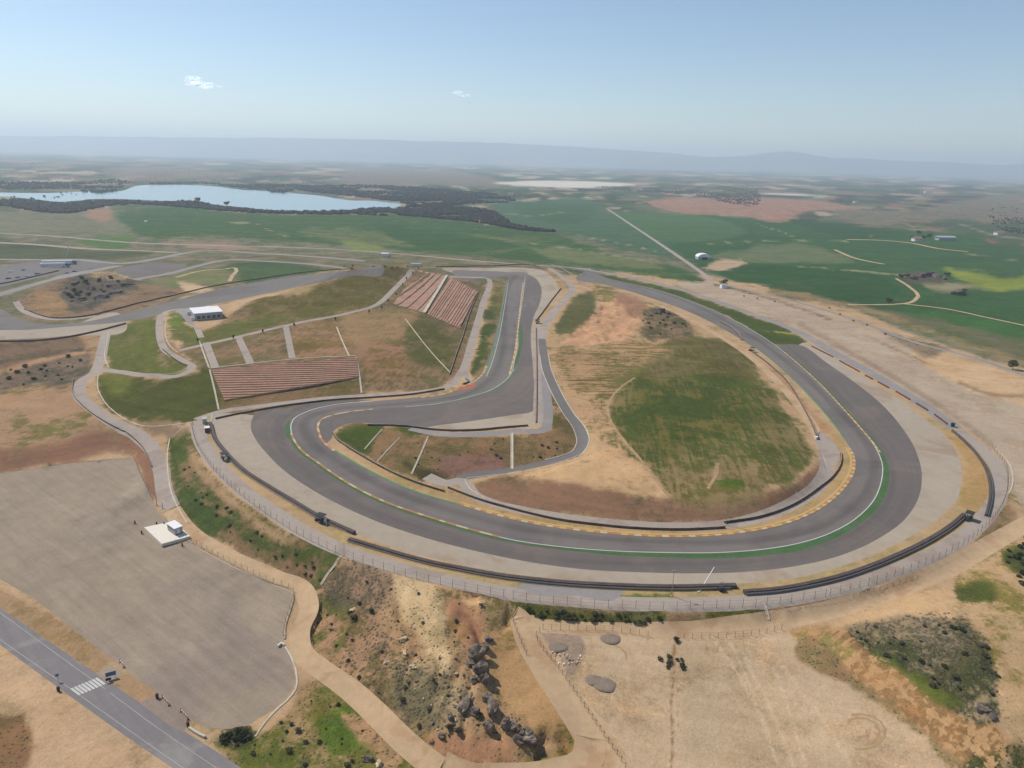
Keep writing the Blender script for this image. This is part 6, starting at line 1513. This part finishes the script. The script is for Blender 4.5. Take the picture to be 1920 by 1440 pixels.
# ------------------------------------------------------------------ rocks
def rock_mesh(seed, chunks=3):
    """an angular outcrop: a few split blocks grown into each other"""
    rr = random.Random(seed * 17 + 5)
    bm = bmesh.new()
    for c in range(chunks):
        o = Vector((rr.uniform(-.45, .45), rr.uniform(-.4, .4), rr.uniform(-.15, .2))) if c else Vector((0, 0, 0))
        sz = Vector((rr.uniform(.55, .9), rr.uniform(.5, .8), rr.uniform(.4, .75))) * (1 if c == 0 else .75)
        tmp = bmesh.new()
        for k in range(15):
            d = Vector((rr.gauss(0, 1), rr.gauss(0, 1), rr.gauss(0, 1))).normalized()
            d = Vector([math.copysign(abs(x) ** .65, x) for x in d])
            tmp.verts.new((d.x * sz.x + o.x, d.y * sz.y + o.y, d.z * sz.z + o.z))
        h = bmesh.ops.convex_hull(tmp, input=tmp.verts)
        bmesh.ops.delete(tmp, geom=[g for g in h['geom_interior'] if isinstance(g, bmesh.types.BMVert)], context='VERTS')
        bmesh.ops.triangulate(tmp, faces=tmp.faces)
        bmesh.ops.subdivide_edges(tmp, edges=tmp.edges, cuts=2, use_grid_fill=True)
        for v in tmp.verts:
            v.co += Vector((noise.noise(v.co * 3 + Vector((seed, c, 0))), noise.noise(v.co * 3 + Vector((0, seed, c))), noise.noise(v.co * 3 + Vector((c, 0, seed))))) * .09
        m_ = bpy.data.meshes.new('tmp'); tmp.to_mesh(m_); tmp.free(); bm.from_mesh(m_); bpy.data.meshes.remove(m_)
    me = bpy.data.meshes.new('boulder'); bm.to_mesh(me); bm.free()
    for p in me.polygons: p.use_smooth = False
    return me
RM = {}
def rock(px, py, wpx, label, name='boulder', mat=ROCK, group=None, sink=.25, hk=1.0, cat='boulder', seed=None):
    p = on(px, py); s = px_per_m(p)
    seed = random.randrange(7) if seed is None else seed
    k = (seed, mat.name)
    if k not in RM:
        RM[k] = rock_mesh(seed); RM[k].materials.append(mat)
    o = bpy.data.objects.new(name, RM[k]); COL.objects.link(o)
    r = wpx / s / 2
    o.scale = (r, r * random.uniform(.7, 1.1), r * hk * random.uniform(.8, 1.1)); o.rotation_euler = (random.uniform(-.2, .2), random.uniform(-.2, .2), random.uniform(0, 6.28))
    o.location = (p.x, p.y, p.z + r * .72 * hk * (.5 - sink))
    tag(o, label, cat, group)
    return o
G = 'large boulders along the knoll ridge'
for px, py, w, lab in ((915,1199,14,'topmost dark boulder on the knoll ridge'), (909,1216,24,'reddish boulder second from the top of the ridge'), (893,1226,30,'big grey boulder with a deep dark overhang'), (882,1238,20,'squat boulder left of the big overhang'),
                       (903,1258,32,'tall pale topped boulder in the middle of the ridge'), (908,1274,28,'dark boulder just below the pale topped one'), (889,1270,18,'small boulder left of the middle pair'), (873,1320,30,'long grey boulder in the lower middle of the knoll'),
                       (888,1334,26,'flat boulder beside the long grey one'), (915,1310,22,'boulder with a notch above the grassy hollow'), (922,1327,28,'brown boulder at the edge of the grassy hollow'), (918,1362,24,'pale reddish slab at the left end of the bottom row'),
                       (947,1358,26,'boulder at the top left of the bottom row'), (962,1363,22,'narrow boulder in the bottom row'), (978,1372,24,'middle boulder of the bottom row'), (993,1380,34,'largest dark boulder at the right end of the bottom row'),
                       (972,1388,20,'low boulder in front of the bottom row'), (1003,1389,18,'rightmost small boulder of the bottom row')):
    rock(px, py, w * 1.4, lab, group=G, hk=1.2)
G = 'stones scattered on the knoll'
for px, py, w, lab in ((760,1221,20,'dark boulder below the pale slab'), (757,1196,24,'pale slab standing at the left of the knoll'), (725,1240,16,'pale stone with a dark hollow on the left slope'), (845,1346,18,'dark stone in the scrub of the lower knoll'),
                       (828,1382,18,'grey stone on the reddish foot of the knoll'), (810,1393,12,'small dark stone on the reddish foot'), (663,1146,14,'pale stone near the dirt road bend'), (775,1250,18,'long pale stone on the upper slope')):
    rock(px, py, w, lab, mat=ROCKP if 'pale' in lab else ROCK, group=G)
def random_in(poly_px, n, seed, mind=0):
    rr = random.Random(seed); P = np.array([(a[0], a[1]) for a in poly_px], float); out = []
    lo_, hi_ = P.min(0), P.max(0); tries = 0
    while len(out) < n and tries < n * 60:
        tries += 1
        q = (rr.uniform(lo_[0], hi_[0]), rr.uniform(lo_[1], hi_[1]))
        if inside(np.array([q]), P)[0] and all((q[0]-a[0])**2 + (q[1]-a[1])**2 > mind * mind for a in out): out.append(q)
    return out
KNOLL_ALL = [(615,1110),(660,1070),(740,1100),(850,1120),(930,1145),(915,1200),(900,1290),(930,1340),(900,1380),(830,1400),(760,1370),(700,1300),(610,1215),(590,1170)]
for q in random_in([(740,1230),(850,1200),(890,1300),(900,1350),(820,1370),(750,1310)], 46, 3, 8):
    rock(q[0], q[1], random.uniform(4, 11), 'small loose stone among the scrub on the knoll', 'stone', ROCKP if random.random() < .45 else ROCK, 'small stones on the knoll', .2, .9, 'stone')
for q in random_in([(820,1105),(920,1130),(905,1190),(830,1230),(760,1190)], 16, 8, 9):
    rock(q[0], q[1], random.uniform(3, 7), 'small pale stone on the sandy top of the knoll', 'stone', ROCKP, 'pale stones on the sandy knoll top', .2, .9, 'stone')
G = 'dark rocks of the outcrop in the right hand fields'
for px, py, w, lab in ((1712,523,18,'leftmost rock of the field outcrop'), (1728,520,24,'second rock of the field outcrop'), (1744,518,28,'tallest rock of the field outcrop'), (1758,521,26,'broad rock at the right of the field outcrop'), (1770,524,16,'last rock at the right of the field outcrop'),
                       (1788,551,18,'left rock of the lower field outcrop'), (1800,553,24,'main rock of the lower field outcrop')):
    rock(px, py, w, lab, mat=ROCKD, group=G, sink=.15, hk=.9)
G = 'dark rocks of the infield heap'
for px, py, w, lab in ((1232,588,18,'left rock of the dark heap in the infield'), (1243,586,24,'main rock of the dark heap in the infield'), (1254,589,16,'right rock of the dark heap in the infield')):
    rock(px, py, w, lab, mat=ROCKD, group=G, hk=.8)
G = 'rock ledges on the rocky hill'
for px, py, w, lab in ((150,560,40,'lower left ledge of the rocky hill'), (185,556,44,'lower middle ledge of the rocky hill'), (215,548,40,'lower right ledge of the rocky hill'), (165,542,38,'middle ledge of the rocky hill'), (205,534,44,'upper right ledge of the rocky hill'), (240,532,30,'ledge at the right shoulder of the rocky hill'), (140,530,30,'upper left ledge of the rocky hill')):
    rock(px, py, w, lab, mat=ROCKD, group=G, sink=.42, hk=.45)
rock(1843, 1334, 34, 'long grey rock at the lower edge of the scrub plateau', mat=ROCK, hk=.6)
rock(1862, 1346, 24, 'dark rock at the lower corner of the scrub plateau', mat=ROCKD, hk=.7)
rock(690, 1425, 30, 'grey rock at the bottom edge by the grass', mat=ROCK)
rock(712, 1432, 24, 'second grey rock at the bottom edge by the grass', mat=ROCKP)
# gravel piles and rubble in the bare field
def pile(px, py, wpx, h, label, mat, seed):
    p = on(px, py); r = wpx / px_per_m(p) / 2
    V, F = [(0, 0, h)], []
    R, Nn = 8, 28
    for j in range(1, R + 1):
        for k in range(Nn):
            a = 2 * math.pi * k / Nn; t = j / R
            rr = r * t * (1 + .16 * noise.noise(Vector((math.cos(a) * 1.3, math.sin(a) * 1.3, seed))))
            V.append((math.cos(a) * rr, math.sin(a) * rr * .9, h * (1 - t) ** 1.05 * (1 + .12 * noise.noise(Vector((a * 2, t * 3, seed)))) - (.25 if j == R else 0)))
    for k in range(Nn): F.append((0, 1 + k, 1 + (k + 1) % Nn))
    for j in range(R - 1):
        for k in range(Nn): F.append((1 + j * Nn + k, 1 + (j + 1) * Nn + k, 1 + (j + 1) * Nn + (k + 1) % Nn, 1 + j * Nn + (k + 1) % Nn))
    o = mesh_obj('gravel_pile', V, F, mat, None, True, None, p)
    tag(o, label, 'gravel pile', 'grey gravel piles in the bare field')
pile(1145, 1194, 42, .35, 'round grey gravel pile at the top of the bare field', PILE, 1)
pile(1114, 1272, 38, .4, 'left half of the double gravel pile in the bare field', PILE, 2)
pile(1134, 1279, 50, .45, 'right half of the double gravel pile in the bare field', PILE, 3)
pile(1046, 1210, 40, .3, 'low dark gravel spread by the field fence', PILE, 4)
for i, q in enumerate(random_in([(1036,1222),(1060,1225),(1095,1230),(1085,1245),(1060,1250),(1040,1242)], 26, 5, 4)):
    rock(q[0], q[1], random.uniform(3, 8), 'pale or grey piece of rubble dumped by the field fence', 'rubble', WHITEP if i % 4 == 0 else (ROCKP if i % 2 else ROCKD), 'rubble by the field fence', .2, .8, 'rubble')

# ------------------------------------------------------------------ shrubs and trees
def leaf_cloud(rr, n, rx, rz, size, zc, squash=1.0):
    V, F = [], []
    lobes = [(rr.uniform(-.55, .55), rr.uniform(-.55, .55), rr.uniform(-.45, .5), rr.uniform(.4, .7)) for _ in range(7)]
    for i in range(n):
        lx, ly, lz, lr = lobes[rr.randrange(7)]
        d = Vector((rr.gauss(0, 1), rr.gauss(0, 1), rr.gauss(0, 1))).normalized() * lr * rr.uniform(.55, 1.0)
        c = Vector(((lx + d.x) * rx, (ly + d.y) * rx, zc + (lz + d.z) * rz))
        nn = (d + Vector((rr.uniform(-.6, .6), rr.uniform(-.6, .6), rr.uniform(-.1, .8)))).normalized()
        t = nn.cross(Vector((0, 0, 1)) if abs(nn.z) < .9 else Vector((1, 0, 0))).normalized(); b = nn.cross(t)
        s = size * rr.uniform(.6, 1.3); k = len(V)
        V += [c - t * s, c - b * s * .6, c + t * s, c + b * s * .7]; F.append((k, k + 1, k + 2, k + 3))
    return V, F
SH = {}
def shrub_variant(v, mat):
    k = (v, mat.name)
    if k not in SH:
        rr = random.Random(v * 11 + 3)
        V, F = leaf_cloud(rr, 210, .62, .42, .14, .36)
        mb = MB().add(V, F)
        st = MB()
        for a in range(4): st.tube((0, 0, -.15), (math.cos(a * 1.6) * .3, math.sin(a * 1.6) * .3, .45), .035, .015, 4)
        fo = mb.build('foliage', mat); so = st.build('stem', BARK)
        SH[k] = (fo.data, so.data)
        bpy.data.objects.remove(fo); bpy.data.objects.remove(so)
    return SH[k]
def shrub(px, py, wm, label, group, mat=LEAF, hk=1.0):
    p = on(px, py); v = random.randrange(4)
    fo, so = shrub_variant(v, mat)
    root = empty('shrub', p, random.uniform(0, 6.28)); tag(root, label, 'shrub', group)
    for nme, d in (('foliage', fo), ('stem', so)):
        o = bpy.data.objects.new(nme, d); COL.objects.link(o); o.parent = root
    root.scale = (wm, wm, wm * hk)
for q in random_in(KNOLL_ALL, 52, 11, 9):
    shrub(q[0], q[1], random.choice((.6, .8, 1.0, 1.3, 1.8)), 'low olive shrub on the rocky knoll', 'shrubs on the rocky knoll', random.choice((LEAF, LEAFD, LEAFS)), .8)
for q in random_in([(420,1400),(500,1375),(560,1300),(630,1300),(690,1370),(740,1440),(500,1440)], 22, 12, 9):
    shrub(q[0], q[1], random.choice((.6, .9, 1.2, 1.7)), 'small green shrub in the grass by the dirt road', 'shrubs in the grass by the dirt road', random.choice((LEAF, LEAFD)), .8)
for q in random_in([(410,1378),(475,1372),(470,1388),(415,1390)], 8, 13, 5):
    shrub(q[0], q[1], random.choice((1.6, 2.2)), 'dense dark bush in the clump at the car park corner', 'dark bushes at the car park corner', LEAFD, .9)
for q in random_in([(1590,1184),(1690,1155),(1800,1155),(1850,1192),(1872,1262),(1876,1335),(1850,1352),(1760,1300),(1680,1245)], 34, 14, 9):
    shrub(q[0], q[1], random.choice((.9, 1.2, 1.7)), 'dark low shrub on the scrub plateau', 'shrubs on the scrub plateau', random.choice((LEAFD, LEAFS, LEAFD)), .7)
for q in random_in([(1880,1030),(1925,1010),(1925,1110),(1890,1090)], 12, 15, 8):
    shrub(q[0], q[1], random.choice((1.4, 2.0, 2.6)), 'dark green bush at the right edge by the dirt track', 'bushes at the right edge', LEAFD, .8)
for q in random_in([(1238,1235),(1285,1230),(1290,1256),(1240,1256)], 9, 16, 6):
    shrub(q[0], q[1], random.choice((1.1, 1.5)), 'green shrub in the eroded gully of the bare field', 'shrubs in the gully of the bare field', LEAF, .9)
shrub(1266, 1202, 1.8, 'dark bush at the top of the gully by the field fence', None, LEAFD)
for q in random_in([(968,1139),(1060,1148),(1240,1158),(1235,1167),(1100,1165),(990,1152)], 34, 17, 5):
    shrub(q[0], q[1], random.choice((1.0, 1.3, 1.7)), 'green bush in the verge below the lower fence', 'bushes in the verge below the lower fence', LEAF, .8)
for q in random_in([(340,850),(400,930),(470,990),(580,1050),(620,1060),(600,1095),(500,1050),(400,990),(340,920)], 30, 18, 9):
    shrub(q[0], q[1], random.choice((.7, 1.0, 1.4)), 'green bush on the slope outside the gravel trap', 'bushes on the green outer slope', random.choice((LEAF, LEAFD)), .7)
for q in random_in([(0,695),(60,680),(160,660),(168,690),(130,712),(50,722),(0,730)], 18, 19, 8):
    shrub(q[0], q[1], random.choice((1.5, 2.2, 3.0)), 'grey green bush in the wasteland at the left', 'bushes in the wasteland at the left', random.choice((LEAFD, LEAFS)), .8)
for q in random_in([(110,545),(150,520),(205,515),(240,530),(205,560),(150,575)], 20, 20, 7):
    shrub(q[0], q[1], random.choice((2.0, 3.0, 4.0)), 'dark bush among the ledges of the rocky hill', 'bushes on the rocky hill', random.choice((LEAFD, LEAFS)), .8)
for q in random_in([(1205,585),(1270,592),(1298,612),(1240,630),(1205,622)], 14, 21, 7):
    shrub(q[0], q[1], random.choice((1.8, 2.6)), 'dark bush round the rock heap in the infield', 'bushes round the infield rock heap', LEAFD, .8)
for q in random_in([(660,850),(800,825),(960,820),(1060,825),(1040,855),(900,875),(800,885)], 22, 22, 9):
    shrub(q[0], q[1], random.choice((.8, 1.2, 1.6)), 'low dry bush on the wedge slope', 'bushes on the wedge slope', random.choice((LEAFS, LEAF)), .7)

def tree_parts(seed, h, w, mat, leaf=.5, n=520):
    rr = random.Random(seed)
    tk = MB(); tk.tube((0, 0, -.4), (.05 * h, 0, h * .42), .035 * h, .022 * h, 8)
    for k in range(5):
        a = k * 1.3 + seed
        tk.tube((.05 * h, 0, h * (.3 + .03 * k)), (math.cos(a) * w * .3, math.sin(a) * w * .3, h * (.55 + .06 * k)), .014 * h, .005 * h, 5)
    V, F = leaf_cloud(rr, n, w * .5, h * .38, leaf, h * .6)
    return tk, MB().add(V, F)
def tree(px, py, h, w, label, mat=LEAFD, group=None, seed=1, leaf=.5, n=520, name='tree'):
    tk, cr = tree_parts(seed, h, w, mat, leaf, n)
    root = empty(name, on(px, py), seed * 1.1); tag(root, label, 'tree', group)
    tk.build('trunk', BARK, root); cr.build('crown', mat, root)
tree(1899, 693, 7, 7, 'lone dark round tree beside the country road at the right edge', seed=3, leaf=.45, n=800)
tree(1357, 537, 9, 9, 'dark tree behind the pump house on the country road', seed=5)
tree(372, 381, 17, 16, 'tallest tree on the near shore of the lake', seed=6, leaf=1.2)
tree(425, 386, 13, 15, 'lower round tree on the near shore of the lake', seed=7, leaf=1.4)
for i, (px, py, h, lab) in enumerate(((1731, 450, 11, 'tree at the right end of the far farmhouse'), (1742, 448, 13, 'tallest dark tree between farmhouse and shed'), (1710, 449, 9, 'small tree left of the far farmhouse'), (1722, 440, 10, 'tree alone behind the far farmhouse'))):
    tree(px, py, h, h, lab, seed=10 + i, leaf=1.0, n=300)
for i, (px, py, lab) in enumerate(((1700,521,'bush like tree left of the field outcrop'),(1690,522,'outermost tree left of the field outcrop'),(1775,518,'tree behind the right of the field outcrop'),(1806,550,'tree beside the lower field outcrop'),(1668,568,'small dark tree by the farm track'))):
    tree(px, py, 5.5, 8, lab, seed=20 + i, leaf=.7, n=300)
for i, (px, py) in enumerate(((1555,578),(1575,590),(1600,602),(1625,610),(1660,627),(1395,556),(1420,560),(1452,566))):
    shrub(px, py, 1.9, 'dark bush on the bank between earth yard and country road', 'bushes on the bank of the country road', LEAFD, .8)
# young trees along the hill path
SAP = None
for i, (px, py) in enumerate(((371,642),(438,636),(493,625),(552,613),(629,602),(692,588),(716,580),(728,568),(743,555),(755,537),(762,525),(774,515),(785,506))):
    p = on(px, py)
    if SAP is None:
        tk, cr = tree_parts(41, 3.6, 1.3, LEAFD, .28, 200)
        SAP = (tk.build('trunk', BARK), cr.build('crown', LEAFD))
        dat = [(o.name.split('.')[0], o.data) for o in SAP]
        for o in SAP: bpy.data.objects.remove(o)
    root = empty('young_tree', p, i * 1.3); tag(root, 'young dark tree planted along the path across the terraced hill', 'tree', 'young trees along the hill path')
    for nme, d in dat:
        o = bpy.data.objects.new(nme, d); COL.objects.link(o); o.parent = root
for i, (px, py) in enumerate(((645,500),(662,499),(700,500),(722,500),(745,501),(764,500),(660,504),(735,503))):
    shrub(px, py, 2.4, 'small shrub on the crest of the terraced hill', 'shrubs on the hill crest', LEAFS, .8)
